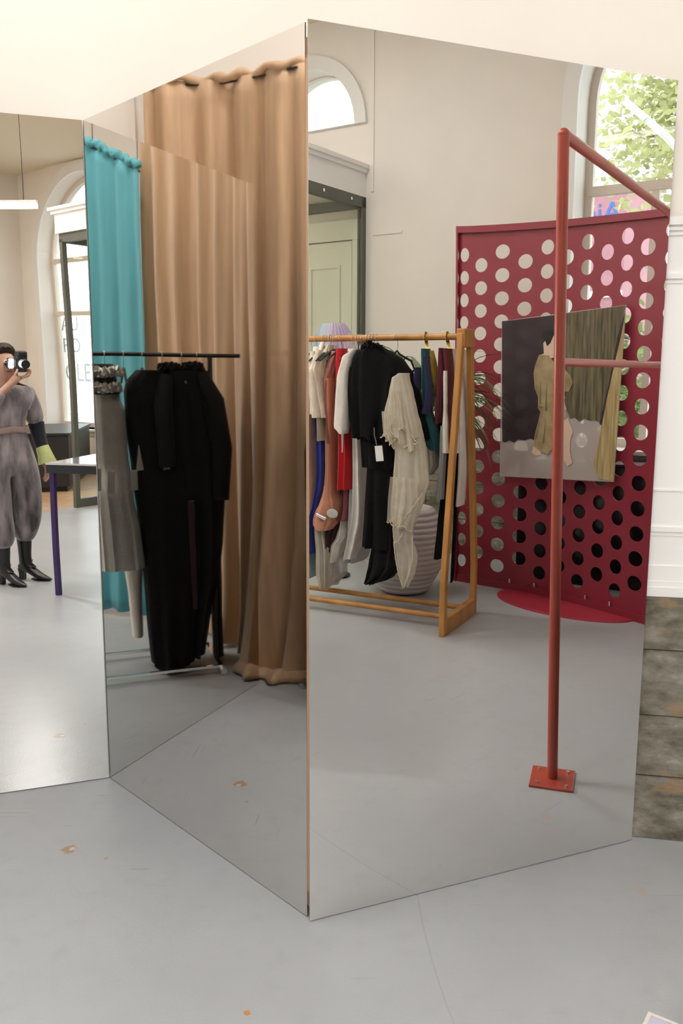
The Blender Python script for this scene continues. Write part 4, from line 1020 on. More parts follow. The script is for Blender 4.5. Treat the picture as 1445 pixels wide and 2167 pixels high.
# ------------------------------------------------------------------ fitting-room curtains on the left
def curtain(name, label, path, ztop, zbot, m, nf, amp, seed, flare=1.25, sag=0.0, heading=True, pool=0.0):
    """a hanging drape along a plan path, in deep round folds, with real thickness"""
    rnd = random.Random(seed)
    P = [Vector((*p, 0)) for p in path]
    cum = [0]
    for i in range(len(P) - 1): cum.append(cum[-1] + (P[i + 1] - P[i]).length)
    T = cum[-1]
    def at(s):
        i = 0
        while i < len(P) - 2 and s > cum[i + 1]: i += 1
        t = (s - cum[i]) / (cum[i + 1] - cum[i])
        Q = [P[max(i - 1, 0)], P[i], P[i + 1], P[min(i + 2, len(P) - 1)]]
        q = 0.5 * ((2 * Q[1]) + (Q[2] - Q[0]) * t + (2 * Q[0] - 5 * Q[1] + 4 * Q[2] - Q[3]) * t * t + (3 * Q[1] - Q[0] - 3 * Q[2] + Q[3]) * t ** 3)
        tg = (Q[2] - Q[0]).normalized()
        return q, Vector((-tg.y, tg.x, 0))
    cc = P[len(P) // 2]
    t_ = thing(name, label, 'curtain', (cc.x, cc.y, 0))
    ns = int(nf * 16); nz = 34
    ph = [rnd.uniform(0, 6.28) for _ in range(6)]
    V_ = []
    for j in range(nz + 1):
        h = j / nz                                         # 0 at the top
        for i in range(ns + 1):
            s = T * i / ns; x = i / ns
            q, nn = at(s)
            a = amp * (.55 + (flare - .55) * h)
            w = math.sin(2 * math.pi * nf * x + ph[0] + .8 * math.sin(2.2 * h + ph[1])) + .45 * math.sin(2 * math.pi * nf * .37 * x + ph[2] + h * .9) + .3 * math.sin(2 * math.pi * nf * 2.1 * x + ph[3] - h)
            zt = ztop - sag * x
            z = zt + (zbot - zt) * h
            if j == nz: z += .010 * (1 + math.sin(2 * math.pi * nf * x + ph[4]))
            if h > .93: a *= 1 + (h - .93) * 6
            if h < .05: a *= .75 + .25 * math.sin(2 * math.pi * nf * 3 * x + j) 
            pf_ = pool * (1 - min(1, max(0, (x - .40) / .10)))
            if pool: a += pf_ * .16 * max(0, h - .6) / .4
            p = q + nn * (a * w + pf_ * max(0, (h - .55) / .45) ** 2.2) - cc
            V_.append((p.x, p.y, z))
    if pool:
        for j2 in range(1, 7):
            g = j2 / 6
            for i in range(ns + 1):
                x = i / ns; q, nn = at(T * x); w = math.sin(2 * math.pi * nf * x + ph[0] + 1.0) + .5 * math.sin(2 * math.pi * nf * .6 * x + ph[2])
                pf_ = pool * (1 - min(1, max(0, (x - .40) / .10)))
                p = q + nn * (pf_ * (1 + .75 * g + .22 * g * w)) - cc
                V_.append((p.x, p.y, .010 + .045 * math.sin(math.pi * g) * (.6 + .4 * w) + .02 * (1 - g)))
        nz += 6
    f_ = [(j * (ns + 1) + i, j * (ns + 1) + i + 1, (j + 1) * (ns + 1) + i + 1, (j + 1) * (ns + 1) + i) for j in range(nz) for i in range(ns)]
    o = MB().add(V_, f_).build('drape', m, t_, smooth=80)
    sm = o.modifiers.new('cloth', 'SOLIDIFY'); sm.thickness = .004
    if heading:
        pts = []
        for i in range(141):
            q, nn = at(T * i / 140); q = q - cc
            pts.append(q + nn * (amp * .5 * math.sin(i * .35 + ph[0])) + Vector((0, 0, ztop - sag * i / 140 + .01 + .010 * math.sin(i * .6))))
        MB().tube(pts, [.022 + .004 * math.sin(i * .8) for i in range(141)], 8).build('gathered_heading', m, t_, smooth=70)
    rod = []
    for i in range(31):
        q, nn = at(T * i / 30); q = q - cc; rod.append(q + Vector((0, 0, ztop - sag * i / 30 - .015)))
    MB().tube(rod, .006, 8).build('rod', BLACKMET, t_, smooth=60)
    for i in (1, 15, 29):
        MB().tube([rod[i], (rod[i].x, rod[i].y, CEIL)], .003, 6).build('hanging_wire', BLACKMET, t_)
    return t_
TAN = fabric('tan_velvet', srgb(202, 166, 130), rough=.62, var=.14, vscale=5, stretch=(6, 6, .5), sheen=.4, bump=.1)
TEALC = fabric('teal_cotton', srgb(96, 176, 188), rough=.8, var=.08, vscale=4, stretch=(6, 6, .6), bump=.1)
curtain('tall_curtain', 'tall tan velvet curtain pooling on the floor, behind the black dresses', [(-2.40, 3.48), (-2.44, 3.14), (-2.33, 2.86), (-2.21, 2.62), (-2.30, 2.34), (-2.33, 2.02), (-2.33, 1.70), (-2.36, 1.38)], 3.03, .012, TAN, 11, .042, 5, flare=1.15, pool=.14)
curtain('fitting_room_curtain', 'plain teal curtain beside the tan velvet one', [(-2.26, 1.53), (-2.22, 1.34), (-2.14, 1.08), (-2.00, .80)], 2.74, .03, TEALC, 5, .014, 8, sag=-.36)

# ------------------------------------------------------------------ black dress rail in front of the curtains
DR_LOC = Vector((-1.38539, 2.05394, 0)); DR_RZ = R(152.462); DRL = .90; DRZ = 1.655
dr_ = thing('dress_rail', 'black metal dress rail holding long black gowns before the tan curtain', 'clothes rail', DR_LOC, DR_RZ)
MB().tube([(.02, 0, DRZ), (DRL + .03, 0, DRZ)], .011, 12).build('hanging_bar', BLACKMET, dr_, smooth=40)
for x in (.02, DRL - .13):
    MB().tube([(x, .0, .03), (x, .0, DRZ)], .014, 12).build('post', BLACKMET, dr_, smooth=40)
    MB().box2((x - .014, -.24, .004), (x + .014, .24, .030)).build('foot_bar', CHROME, dr_)
for y in (-.20, .20):
    MB().box2((.02, y - .008, .030), (DRL - .13, y + .008, .044)).build('base_bar', CHROME, dr_)
def DRW(x, y, z=0): return DR_LOC + Matrix.Rotation(DR_RZ, 3, 'Z') @ Vector((x, y, z))
RAIL= {'white_dress':[[1.457,0.161,0.309],[1.374,0.16,0.325],[1.182,0.162,0.332],[0.937,0.166,0.352],[0.738,0.17,0.382],[0.574,0.177,0.396]],'ruffle':[[1.605,0.165,0.283],[1.54,0.162,0.29],[1.458,0.159,0.303]],'white_trousers':[[0.793,0.303,0.386],[0.548,0.304,0.398],[0.378,0.323,0.39],[0.166,0.336,0.391]],'black_gown':[[1.576,0.381,0.522],[1.517,0.326,0.532],[1.302,0.332,0.574],[1.058,0.352,0.641],[0.683,0.388,0.657],[0.298,0.405,0.661],[0.049,0.422,0.647],[-0.013,0.464,0.544]],'black_coat':[[1.576,0.504,0.73],[1.516,0.479,0.771],[1.394,0.475,0.793],[1.172,0.48,0.817],[0.921,0.485,0.827],[0.717,0.504,0.813],[0.536,0.511,0.794],[0.277,0.517,0.733],[0.065,0.523,0.702]],'black_trousers':[[0.902,0.712,0.836],[0.506,0.729,0.823],[0.235,0.765,0.823],[-0.019,0.781,0.827]],'red_edge':[[0.919,0.611,0.65],[0.752,0.615,0.649],[0.572,0.618,0.652],[0.344,0.627,0.652]]}
def dgar(name, label, cat, parts_, mats_, depth=.12, **k):
    t = thing(name, label, cat, DR_LOC, DR_RZ)
    for i, (key, pn, y0, dd) in enumerate(parts_):
        mm = mats_[i] if isinstance(mats_, (list, tuple)) else mats_
        cloth(RAIL[key], dd, y0, seed=hash_(key), **k).build(pn, mm, t, smooth=60)
    return t
t = dgar('pleated_dress', 'cream pleated dress with dark ruffled yoke on the black rail', 'dress', [('white_dress', 'skirt', -.06, .09), ('ruffle', 'yoke', -.08, .07)], [fab('cream_pleats', (253, 249, 241)), fab('charcoal_ruffle', (52, 52, 56), bump=.9, bscale=40)], folds=13, amp=.10)
for z in (1.575, 1.50):
    frill([(.15, -.15, z), (.22, -.17, z - .01), (.30, -.15, z - .005)], .014, fab('cream_pleats', (253, 249, 241)), t, 'ruffle', .016)
for i, (x, z) in enumerate(((.176, 1.045), (.238, 1.03))):
    MB().box((x, -.185, z), (.034, .002, .108), Matrix.Rotation(R(3), 3, 'Y')).build('price_tag', TAGM, t)
dgar('straight_trousers', 'cream straight trousers hanging below the pleated dress', 'trousers', [('white_trousers', 'trouser_leg', .08, .06)], fab('cream_wool', (240, 234, 222)), folds=3, amp=.12)
t = dgar('evening_gown', 'floor length black gown with white cuffs in the middle of the black rail', 'dress', [('black_gown', 'gown_body', -.04, .12)], BLK, folds=8, amp=.25)
for x, z in ((.37, 1.14), (.50, 1.14)):
    MB().add([(x - .012, -.20, z - .055), (x + .022, -.20, z - .05), (x + .004, -.195, z + .075), (x - .012, -.19, z - .055), (x + .022, -.19, z - .05), (x + .004, -.19, z + .075)], [(0, 1, 2), (5, 4, 3), (0, 3, 4, 1), (1, 4, 5, 2), (2, 5, 3, 0)]).build('cuff', WH, t)
MB().box((.345, -.19, 1.04), (.034, .002, .10)).build('price_tag', TAGM, t)
dgar('winter_coat', 'long black coat with full sleeve at the far end of the black rail', 'coat', [('black_coat', 'coat_body', .0, .13)], BLK2, folds=8, amp=.32)
wc_ = bpy.data.objects['winter_coat']
MB().tube([(.70, -.10, 1.56), (.765, -.13, 1.42), (.800, -.15, 1.18), (.790, -.16, .92)], [.04, .055, .052, .040], 14).build('sleeve', BLK2, wc_, smooth=60)
MB().tube([(.52, -.13, 1.55), (.50, -.17, 1.40), (.51, -.18, 1.10)], [.035, .045, .040], 14).build('sleeve', BLK2, wc_, smooth=60)
for z_, a_, b_ in ((1.585, .50, .60), (1.59, .62, .72)): frill([(a_, -.06, z_), ((a_ + b_) / 2, -.10, z_ + .01), (b_, -.06, z_)], .016, BLK2, wc_, 'collar', .014)
dgar('wool_trousers', 'black trousers at the end post of the black rail', 'trousers', [('black_trousers', 'trouser_leg', .07, .05)], BLK2, folds=3, amp=.1)
dgar('lined_dress', 'dark red dress edge glimpsed between the black gown and black coat', 'dress', [('red_edge', 'dress_body', -.13, .03)], fab('wine_red_crepe', (48, 12, 18)), folds=3, amp=.1)
for x, lab in ((.18, 'over the pleated dress'), (.24, 'over the dark ruffled yoke'), (.33, 'over the cream trousers'), (.42, 'over the black gown'), (.52, 'between black gown and coat'), (.62, 'over the black coat'), (.70, 'near the end post of the black rail')):
    hanger(x, True, z=DRZ, label='black hanger ' + lab, parent_loc=DR_LOC, rz=DR_RZ, group='hangers on the black rail', wide=.15, rbar=.013)

# ------------------------------------------------------------------ purple table at the photographer's side
TA = Vector((0.0, .325, 0)); TB = Vector((.330, .806, 0)); td = (TB - TA); tl = td.length; td.normalize(); tn = Vector((td.y, -td.x, 0)); TL = 1.35; TZ = .93
tb = thing('work_table', 'purple steel table with pale glossy top, its chrome corner showing at the frame edge', 'table', TA, math.atan2(td.y, td.x))
PURP = mat('violet_powder_coat', (.060, .028, .155), .35)
PAPER = mat('white_paper', (.80, .80, .80), .6)
MB().box2((-.01, .01, TZ - .012), (tl, -TL, TZ)).build('table_top', mat('lilac_grey_gloss_top', (.26, .25, .31), .06, coat=1.0), tb)
ap = MB()
ap.plate([(-.012, .012), (tl + .002, .012), (tl + .002, -TL - .002), (-.012, -TL - .002)], [[(.01, -.01), (tl - .02, -.01), (tl - .02, -TL + .02), (.01, -TL + .02)]], .055, lambda a, b, d: (a, b, TZ - .013 - d))
ap.build('apron', mat('dark_navy_steel', (.020, .020, .034), .3, coat=.3), tb)
ed = MB()
ed.plate([(-.014, .014), (tl + .004, .014), (tl + .004, -TL - .004), (-.014, -TL - .004)], [[(-.010, .010), (tl, .010), (tl, -TL), (-.010, -TL)]], .013, lambda a, b, d: (a, b, TZ + .0005 - d))
ed.build('edge_trim', CHROME, tb)
for a, b in ((.018, -.018), (tl - .025, -.018), (.018, -TL + .025), (tl - .025, -TL + .025)):
    MB().box2((a - .016, b - .016, 0), (a + .016, b + .016, TZ - .02)).build('leg', PURP, tb)
for k, (a, b, r_) in enumerate(((.22, -.35, .2), (.30, -.62, -.3), (.16, -.85, .1))):
    p = TA + td * a + tn * (-b)
    o = thing('paper_sheet', ['plain white paper sheet on the table, nearest the photographer', 'second white sheet, in the middle of the table', 'white sheet at the far end of the table'][k], 'paper', (p.x, p.y, TZ + .0005), math.atan2(td.y, td.x) + r_)
    MB().box2((-.105, -.148, 0), (.105, .148, .0008)).build('sheet', PAPER, o)

# ------------------------------------------------------------------ dark counter and round stool at the far window
ct = thing('low_counter', 'long black counter standing before the far arched window', 'counter', Vector((2.12, -5.75, 0)), R(-59.5))
MB().box2((-.95, -.05, .06), (.95, .55, .70)).build('carcass', mat('matt_black_board', (.018, .018, .02), .5), ct, bevel=.004)
MB().box2((-.97, -.07, .70), (.97, .57, .73)).build('top', mat('black_board_top', (.02, .02, .022), .4), ct)
MB().box2((-.92, -.02, 0), (.92, .52, .06)).build('plinth', BLACKMET, ct)
st_ = thing('swivel_stool', 'black swivel stool on a round base near the counter', 'stool', Vector((1.18, -4.25, 0)), 0)
MB().lathe([(.001, 0), (.24, 0), (.24, .012), (.05, .03), (.001, .03)], 32).build('base', BLACKMET, st_, smooth=50)
MB().tube([(0, 0, .02), (0, 0, .50)], .025, 14).build('column', BLACKMET, st_, smooth=50)
MB().lathe([(.001, .49), (.19, .49), (.20, .52), (.19, .56), (.001, .57)], 32).build('seat', BLACKVEL, st_, smooth=50)
rings = []
for i in range(9):
    a = R(-60 + 120 * i / 8); rings.append([(.20 * math.sin(a) * f_, -.20 * math.cos(a) * f_, z) for f_, z in ((1, .56), (1.04, .84), (.94, .84), (.9, .56))])
MB().rings(rings, True).build('backrest', BLACKVEL, st_, smooth=50)

# ------------------------------------------------------------------ the photographer, seen in the left mirror
PL = Vector((-.075, -.27, 0))
def skin(name, verts, edges, radii, m, parent, sub=2, root=0):
    me = bpy.data.meshes.new(name); me.from_pydata([tuple(v) for v in verts], edges, []); me.update()
    o = bpy.data.objects.new(name, me); COL.objects.link(o); o.parent = parent
    sk = o.modifiers.new('skin', 'SKIN')
    if not me.skin_vertices:
        bpy.context.view_layer.objects.active = o
    lay = me.skin_vertices[0].data if me.skin_vertices else None
    if lay is None:
        bpy.ops.object.select_all(action='DESELECT'); o.select_set(True); bpy.context.view_layer.objects.active = o
        bpy.ops.mesh.customdata_skin_add(); lay = me.skin_vertices[0].data
    for i, r in enumerate(radii):
        lay[i].radius = r if isinstance(r, tuple) else (r, r)
        lay[i].use_root = (i == root)
    sk.use_smooth_shade = True
    sd = o.modifiers.new('sub', 'SUBSURF'); sd.levels = sub; sd.render_levels = sub
    me.materials.append(m)
    return o
class SK_:
    def __init__(self): self.v = []; self.e = []; self.r = []
    def p(self, c, r, prev=None):
        self.v.append(c); self.r.append(r)
        if prev is not None: self.e.append((prev, len(self.v) - 1))
        return len(self.v) - 1
    def chain(self, prev, items):
        for c, r in items: prev = self.p(c, r, prev)
        return prev
SKIN = mat('skin', (.62, .36, .26), .5, var=.06, vscale=20)
SKIN.node_tree.nodes['Principled BSDF'].inputs['Subsurface Weight'].default_value = .1
VELV = fabric('grey_crushed_velvet', srgb(158, 148, 152), rough=.42, col2=srgb(54, 50, 56), var=.5, vscale=7, stretch=(1.8, 1.8, .6), sheen=.6, bump=.5, bscale=24)
DARKS = fabric('navy_black_sleeve', srgb(24, 25, 38)); LIME = fabric('pale_lime_cuff', srgb(204, 214, 140), rough=.6)
pe = thing('person', 'person in grey crushed velvet jumpsuit and black lace-up heeled boots holding a camera', 'person', PL, R(-4))
k = SK_()
pel = k.p((0, 0, 1.00), (.125, .095))
wa = k.p((0, -.005, 1.14), (.105, .08), pel)
ch = k.p((0, -.005, 1.30), (.125, .09), wa)
sh = k.p((0, 0, 1.405), (.075, .055), ch)
nk = k.p((.005, .01, 1.475), .047, sh)
jaw = k.p((.010, .035, 1.535), (.058, .066), nk)
hd = k.p((.010, .030, 1.605), (.072, .090), jaw)
cr = k.p((.010, .018, 1.675), (.062, .076), hd)
k.p((.010, .118, 1.572), (.010, .014), jaw)
for sx_, arm in ((1, 'r'), (-1, 'l')):
    s0 = k.p((sx_ * .165, -.005, 1.395), .052, sh)
    if sx_ > 0:
        w_ = k.chain(s0, [((.235, -.03, 1.15), .038), ((.262, .03, .925), .026)])
        pm_ = k.p((.268, .055, .850), (.020, .034), w_)
        for j, (dy, L_) in enumerate(((-.026, .058), (-.009, .070), (.009, .074), (.026, .066))):
            b = k.p((.270, .055 + dy, .805), .0095, pm_)
            k.chain(b, [((.266, .062 + dy, .805 - L_ * .45), .0088), ((.254, .066 + dy, .805 - L_ * .80), .0078), ((.242, .064 + dy, .805 - L_), .0066)])
        tb_ = k.p((.256, .088, .855), .011, pm_)
        k.chain(tb_, [((.246, .104, .825), .0095), ((.238, .108, .800), .0080)])
    else:
        w_ = k.chain(s0, [((-.235, .085, 1.215), .038), ((-.035, .155, 1.435), .025)])
        pm_ = k.p((.035, .166, 1.492), (.030, .016), w_)
        for j, (dx, L_) in enumerate(((-.030, 1.0), (-.010, 1.1), (.010, 1.05), (.030, .9))):
            b = k.p((.072, .168 + dx * .62, 1.500), .0092, pm_)
            k.chain(b, [((.104, .169 + dx * .62, 1.508), .0086), ((.123, .169 + dx * .62, 1.508 + .028 * L_), .0078), ((.121, .169 + dx * .62, 1.508 + .050 * L_), .0066)])
        tb_ = k.p((.012, .178, 1.512), .011, pm_)
        k.chain(tb_, [((.020, .196, 1.536), .0095), ((.028, .200, 1.558), .008)])
for sx_, foot in ((1, (.155, .225, .03)), (-1, (-.06, .30, .03))):
    hp = k.p((sx_ * .09, 0, .93), .088, pel)
    kx = sx_ * .10; 
    k.chain(hp, [((sx_ * .10 + (.01 if sx_ > 0 else .015), .03, .53), .058), ((.098 if sx_ > 0 else -.088, -.002 if sx_ > 0 else .062, .17), .030)])
body = skin('body', k.v, k.e, k.r, SKIN, pe, root=pel)
# jumpsuit: bloused top, belt line, balloon legs
j = SK_()
pel = j.p((0, 0, .99), (.175, .135))
wa = j.p((0, 0, 1.135), (.135, .112), pel)
c1 = j.p((0, 0, 1.235), (.165, .135), wa)
s2 = j.p((0, 0, 1.365), (.150, .112), c1)
j.chain(s2, [((.003, .004, 1.445), (.090, .076)), ((.004, .010, 1.492), (.062, .058))])
a = j.p((.172, -.005, 1.372), .078, s2); j.chain(a, [((.222, -.02, 1.25), .076), ((.240, -.03, 1.13), .060)])
a = j.p((-.172, .005, 1.372), .078, s2); j.chain(a, [((-.225, .05, 1.27), .074), ((-.235, .085, 1.20), .062), ((-.13, .125, 1.31), .050), ((-.062, .145, 1.40), .036)])
for sx_, an in ((1, (.098, .0, .30)), (-1, (-.085, .07, .27))):
    h_ = j.p((sx_ * .10, 0, .88), (.128, .130), pel)
    j.chain(h_, [((sx_ * .112, .02, .68), (.128, .128)), ((sx_ * .115, .03, .50), (.122, .120)), ((an[0] * 1.02, an[1] + .01, .37), (.095, .095)), ((an[0], an[1], an[2]), (.060, .062))])
skin('jumpsuit', j.v, j.e, j.r, VELV, pe, root=pel)
b = MB(); rings = []
for z, gx, gy in ((1.105, .150, .124), (1.11, .158, .132), (1.145, .156, .130), (1.15, .148, .122)):
    rings.append([(gx * math.cos(2 * math.pi * q / 36), gy * math.sin(2 * math.pi * q / 36), z + .006 * math.sin(q * .9)) for q in range(36)])
b.rings(rings).build('belt', fabric('taupe_velvet_belt', srgb(150, 126, 118), rough=.5), pe, smooth=60)
MB().tube([(.238, -.03, 1.165), (.250, -.01, 1.05), (.262, .02, .955)], [.058, .048, .044], 16).build('dark_sleeve', DARKS, pe, smooth=60)
MB().tube([(.258, .012, .985), (.268, .03, .93), (.278, .045, .865)], [.046, .052, .066], 18).build('lime_cuff', LIME, pe, smooth=60)
# face and hair
MB().sphere((-.022, .112, 1.610), .0125, 12, 8).sphere((.042, .112, 1.610), .0125, 12, 8).build('eyes', mat('eye_white', (.75, .74, .72), .2), pe, smooth=80)
MB().sphere((-.022, .1225, 1.610), .0055, 10, 6).sphere((.042, .1225, 1.610), .0055, 10, 6).build('irises', mat('brown_iris', (.06, .03, .015), .2), pe, smooth=80)
MB().tube([(-.012, .100, 1.540), (.010, .108, 1.5385), (.032, .100, 1.540)], [.003, .0062, .003], 8).build('lips', mat('lips', (.45, .14, .13), .4), pe, smooth=80)
for x in (-.068, .088):
    MB().sphere((x, .022, 1.598), .026, 12, 8, sc_=(.4, .7, 1.1)).build('ear', SKIN, pe, smooth=80)
rings = []
for i in range(15):
    t = i / 14
    z = 1.744 - .32 * t ** 1.5
    f_ = math.sqrt(max(.004, 1 - ((z - 1.63) / .1145) ** 2)) if z > 1.63 else 1.0
    rx = .096 * f_ + .008 * t; ry = .113 * f_
    rings.append([(.010 + rx * math.cos(2 * math.pi * q / 40), (.012 - .020 * t) + (ry * math.sin(2 * math.pi * q / 40) if math.sin(2 * math.pi * q / 40) < 0 else ry * math.sin(2 * math.pi * q / 40) * (1.0 if t < .22 else max(.12, 1 - (t - .22) * 3.2))), z + .004 * math.sin(q * 2.1)) for q in range(40)])
MB().rings(rings).build('hair', mat('dark_brown_hair', (.035, .020, .013), .45, bump=.8, bscale=70, stretch=(6, 6, .4)), pe, smooth=60)
# boots: pointed toes, lacing, block heels
BOOT = mat('black_boot_leather', (.016, .015, .016), .28, bump=.15, bscale=60)
def boot(cx, cy, rot, nm):
    o = MB()
    Rm = Matrix.Rotation(rot, 3, 'Z')
    prof = [(.057, .06, -.066, .056, .42), (.053, .06, -.062, .052, .34), (.047, .055, -.056, .047, .27), (.041, .05, -.052, .041, .19), (.037, .050, -.053, .046, .135), (.034, .062, -.056, .085, .105)]
    rings = []
    for (rx, ry, yb, yf, z) in prof:
        rings.append([Rm @ Vector((rx * math.cos(2 * math.pi * q / 24), ((yf + yb) / 2) + (yf - yb) / 2 * math.sin(2 * math.pi * q / 24), z)) + Vector((cx, cy, 0)) for q in range(24)])
    o.rings(rings)
    # the foot runs forward and down to a pointed toe
    rings = []
    for (y, hw, zt, zb) in ((-.058, .020, .125, .085), (-.03, .032, .135, .075), (.02, .036, .130, .052), (.07, .038, .100, .024), (.115, .038, .066, .008), (.155, .030, .045, .006), (.19, .016, .030, .008), (.208, .004, .022, .012)):
        zc_ = (zt + zb) / 2; hz_ = (zt - zb) / 2
        rings.append([Rm @ Vector((hw * math.cos(2 * math.pi * q / 20), y, zc_ + hz_ * math.sin(2 * math.pi * q / 20))) + Vector((cx, cy, 0)) for q in range(20)])
    o.rings(rings)
    b_ = o.build(nm, BOOT, pe, smooth=50)
    hl = MB(); rings = []
    for z, w_, yb, yf in ((.0, .017, -.055, -.018), (.05, .018, -.055, -.014), (.092, .026, -.058, .0)):
        rings.append([Rm @ Vector(q) + Vector((cx, cy, 0)) for q in ((-w_, yb, z), (w_, yb, z), (w_, yf, z), (-w_, yf, z))])
    hl.rings(rings).build('heel', BOOT, b_)
    sl = MB(); rings = []
    for y, hw, z in ((.06, .034, .012), (.11, .037, .0), (.155, .029, .0), (.198, .010, .006)):
        rings.append([Rm @ Vector(q) + Vector((cx, cy, 0)) for q in ((-hw, y, z), (hw, y, z), (hw, y, z + .010), (-hw, y, z + .010))])
    sl.rings(rings).build('sole', BLACKMET, b_)
    lc = MB()
    for i in range(7):
        z = .145 + i * .027; y = .038 + (.010 if i < 1 else 0)
        lc.tube([Rm @ Vector((-.016, y, z)) + Vector((cx, cy, 0)), Rm @ Vector((.016, y, z + .016)) + Vector((cx, cy, 0))], .0028, 6)
        lc.tube([Rm @ Vector((.016, y, z)) + Vector((cx, cy, 0)), Rm @ Vector((-.016, y, z + .016)) + Vector((cx, cy, 0))], .0028, 6)
    lc.build('laces', fabric('black_lace_cord', (.03, .03, .03)), b_)
boot(.10, .0, R(-32), 'boot'); boot(-.088, .065, R(-20), 'boot')

# the camera at the photographer's eye, held upright, its flash firing
CB = mat('black_camera_body', (.015, .015, .016), .5, bump=.3, bscale=150)
tilt = Matrix.Rotation(R(-9.23), 4, 'X')
cm = thing('camera', 'black camera held upright at the photographer\'s eye with its flash lit', 'camera', EYE + Vector((0, -.004, 0)))
cm.rotation_euler = (R(-9.23), 0, 0)
MB().box2((-.040, -.125, -.068), (.040, -.078, .068)).build('camera_body', CB, cm, bevel=.010, seg=3)
MB().box2((-.036, -.125, .055), (.034, -.062, .082)).build('grip', CB, cm, bevel=.010, seg=3)
MB().box2((-.072, -.118, -.030), (-.036, -.072, .030)).build('prism_housing', CB, cm, bevel=.008, seg=3)
ln = MB()
ring = [(.0, -.078), (.033, -.078), (.033, -.058), (.0345, -.056), (.0345, -.032), (.031, -.028), (.031, -.006), (.028, -.004), (.026, -.012), (.0, -.014)]
ln.rings([[(r_ * math.cos(2 * math.pi * q / 36) + 1e-5, y, r_ * math.sin(2 * math.pi * q / 36)) for q in range(36)] for r_, y in ring])
ln.build('lens', CB, cm, smooth=40)
MB().box2((-.100, -.095, -.034), (-.068, -.055, .034)).build('flash_head', CB, cm, bevel=.004)
MB().box2((-.098, -.056, -.030), (-.070, -.0535, .030)).build('flash_window', mat('flash_diffuser', (1, 1, 1), .3, emit=260.0), cm)
fd = bpy.data.lights.new('flash', 'AREA'); fd.shape = 'RECTANGLE'; fd.size = .028; fd.size_y = .060; fd.energy = FLASH_POWER; fd.color = (1.0, .985, .96)
fo = bpy.data.objects.new('flash', fd); COL.objects.link(fo); fo.parent = cm
fo.matrix_local = Matrix.Translation((-.084, -.050, 0)) @ Matrix.Rotation(R(90), 4, 'X')

# ------------------------------------------------------------------ the street outside the windows
def outside(name, mb, m): 
    o = mb.build(name, m); o.location = W0; o.rotation_euler = (0, 0, RZ); return o
gr = outside('pavement', MB().box2((.40, -22, -.22), (30, 16, -.10)), mat('pale_pavement', (.42, .41, .39), .9, var=.1)); tag(gr, kind='structure')
BARK = mat('grey_bark', (.15, .12, .09), .9, bump=.8, bscale=30)
LV = [mat('spring_leaves_%s' % n, c, .6, var=.45, vscale=2.5) for n, c in (('green', (.12, .19, .06)), ('yellow', (.46, .46, .22)), ('mid', (.26, .32, .13)))]
for m_ in LV:
    p = m_.node_tree.nodes['Principled BSDF']; p.inputs['Transmission Weight'].default_value = 0.0
    nt_ = m_.node_tree; tl_ = nt_.nodes.new('ShaderNodeBsdfTranslucent'); tl_.inputs[0].default_value = (*[min(1, c * 1.2) for c in p.inputs['Base Color'].default_value[:3]], 1)
    mx_ = nt_.nodes.new('ShaderNodeMixShader'); mx_.inputs[0].default_value = .45
    nt_.links.new(p.outputs[0], mx_.inputs[1]); nt_.links.new(tl_.outputs[0], mx_.inputs[2]); nt_.links.new(mx_.outputs[0], nt_.nodes['Material Output'].inputs[0])
def tree(label, du, s, h, spread, n, seed, mi, lo=.25):
    rnd = random.Random(seed)
    base = RM(du, s, -.10)
    t = thing('street_tree', label, 'tree', base, RZ, None)
    tr = MB()
    tr.tube([(0, 0, 0), (.05, .03, h * .25), (-.04, .05, h * .5), (.03, 0, h * .8)], [.17, .14, .10, .03], 12)
    br = []
    for k in range(14):
        z = h * rnd.uniform(lo, .80); a = rnd.uniform(0, 6.28); L_ = spread * rnd.uniform(.5, 1.0)
        p0 = Vector((0, 0, z)); p1 = p0 + Vector((math.cos(a) * L_ * .5, math.sin(a) * L_ * .5, L_ * .25)); p2 = p0 + Vector((math.cos(a) * L_, math.sin(a) * L_, L_ * rnd.uniform(-.1, .45)))
        tr.tube([p0, p1, p2], [.05, .03, .008], 6); br += [p1, p2, (p1 + p2) / 2]
    tr.build('trunk', BARK, t, smooth=60)
    lf = MB()
    for k in range(n):
        c = rnd.choice(br); g = Vector((rnd.gauss(0, .42), rnd.gauss(0, .42), rnd.gauss(-.08, .36)))
        p = c + g; a = Vector((rnd.uniform(-1, 1), rnd.uniform(-1, 1), rnd.uniform(-.9, .5))).normalized(); b = a.cross(Vector((rnd.uniform(-1, 1), rnd.uniform(-1, 1), 1))).normalized()
        L_ = rnd.uniform(.08, .16); w = L_ * .36
        lf.add([p, p + a * L_ * .5 + b * w, p + a * L_, p + a * L_ * .5 - b * w], [(0, 1, 2, 3)])
    o = lf.build('foliage', LV[mi], t)
    return t
tree('yellow green street tree filling the arched window behind the crimson screen', 5.4, 1.25, 7.4, 2.4, 9500, 3, 1, .42)
tree('fresh green street tree further along the street', 10.5, 6.6, 7.6, 2.4, 4200, 5, 2)
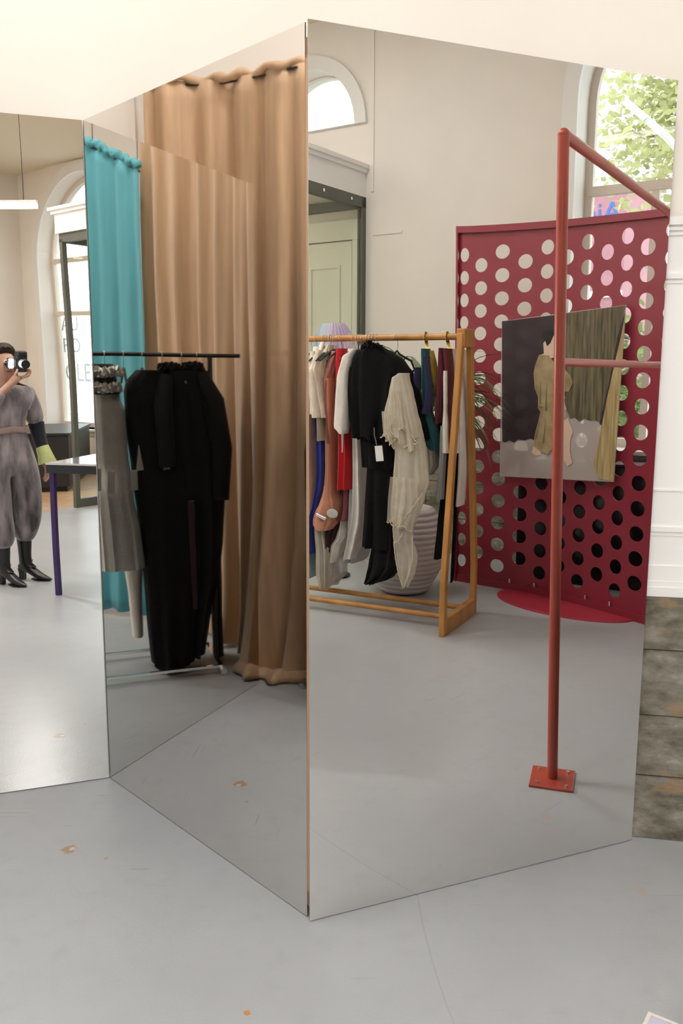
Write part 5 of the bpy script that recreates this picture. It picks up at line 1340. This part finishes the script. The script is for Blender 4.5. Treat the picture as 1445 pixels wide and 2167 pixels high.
tree('low young tree close to the window behind the crimson screen', 3.2, .30, 2.6, .95, 2600, 9, 2)
bl = thing('street_building', 'pink painted shop across the street with white trim and blue letters', 'building', RM(9.6, -2.6, -.10), RZ)
PINK = mat('pink_render', (.42, .20, .23), .8, var=.06); WHB = mat('white_band', (.82, .82, .82), .8); BLUEL = mat('blue_lettering', (.05, .13, .52), .5)
MB().box2((0, -1.6, 0), (3.0, 1.20, 5.00)).build('walls', PINK, bl)
MB().box2((-.06, -1.68, 4.96), (3.05, 1.25, 5.12)).build('parapet', WHB, bl)
MB().box2((-.05, -1.62, 3.0), (0, 1.20, 3.12)).box2((-.03, .02, 0), (0.01, .14, 5.0)).build('trim_band', WHB, bl)
tt = text('shop_lettering', 'AioS', .50, BLUEL, bl)
tt.matrix_local = Matrix.Translation((-.012, 1.10, 4.36)) @ Matrix(((0, 0, -1, 0), (-1, 0, 0, 0), (0, 1, 0, 0), (0, 0, 0, 1)))
b2 = thing('street_building', 'tall white rendered building opposite the lettered window', 'building', RM(16.0, -10.0, -.10), RZ)
MB().box2((0, -7, 0), (3, 5, 5.2)).build('walls', mat('white_render', (.74, .74, .73), .8), b2)
wm = mat('dark_window_glass', (.12, .14, .16), .15)
for s in (-5.5, -3.5, -1.5, .5, 2.5):
    for z in (.9, 3.1):
        MB().box2((-.02, s, z), (.02, s + 1.0, z + 1.3)).build('window', wm, b2)
MB().box2((-.10, -7.1, 5.2), (3.1, 5.1, 5.4)).build('cornice', WHB, b2)
sl_ = thing('street_lamp', 'white street lamp with a long slanting arm among the tree leaves', 'street lamp', RM(1.5, 1.62, -.10), RZ)
MB().tube([(0, 0, 0), (0, 0, 3.2)], .040, 12).build('post', WHB, sl_, smooth=50)
MB().tube([(0, 0, 3.2), (0, -.10, 3.45), (0, -.32, 3.71), (0, -.50, 3.88)], .032, 12).build('arm', WHB, sl_, smooth=50)
MB().box((0, -.60, 3.97), (.11, .26, .06), Matrix.Rotation(R(-42), 3, 'X')).build('lamp_head', WHB, sl_)
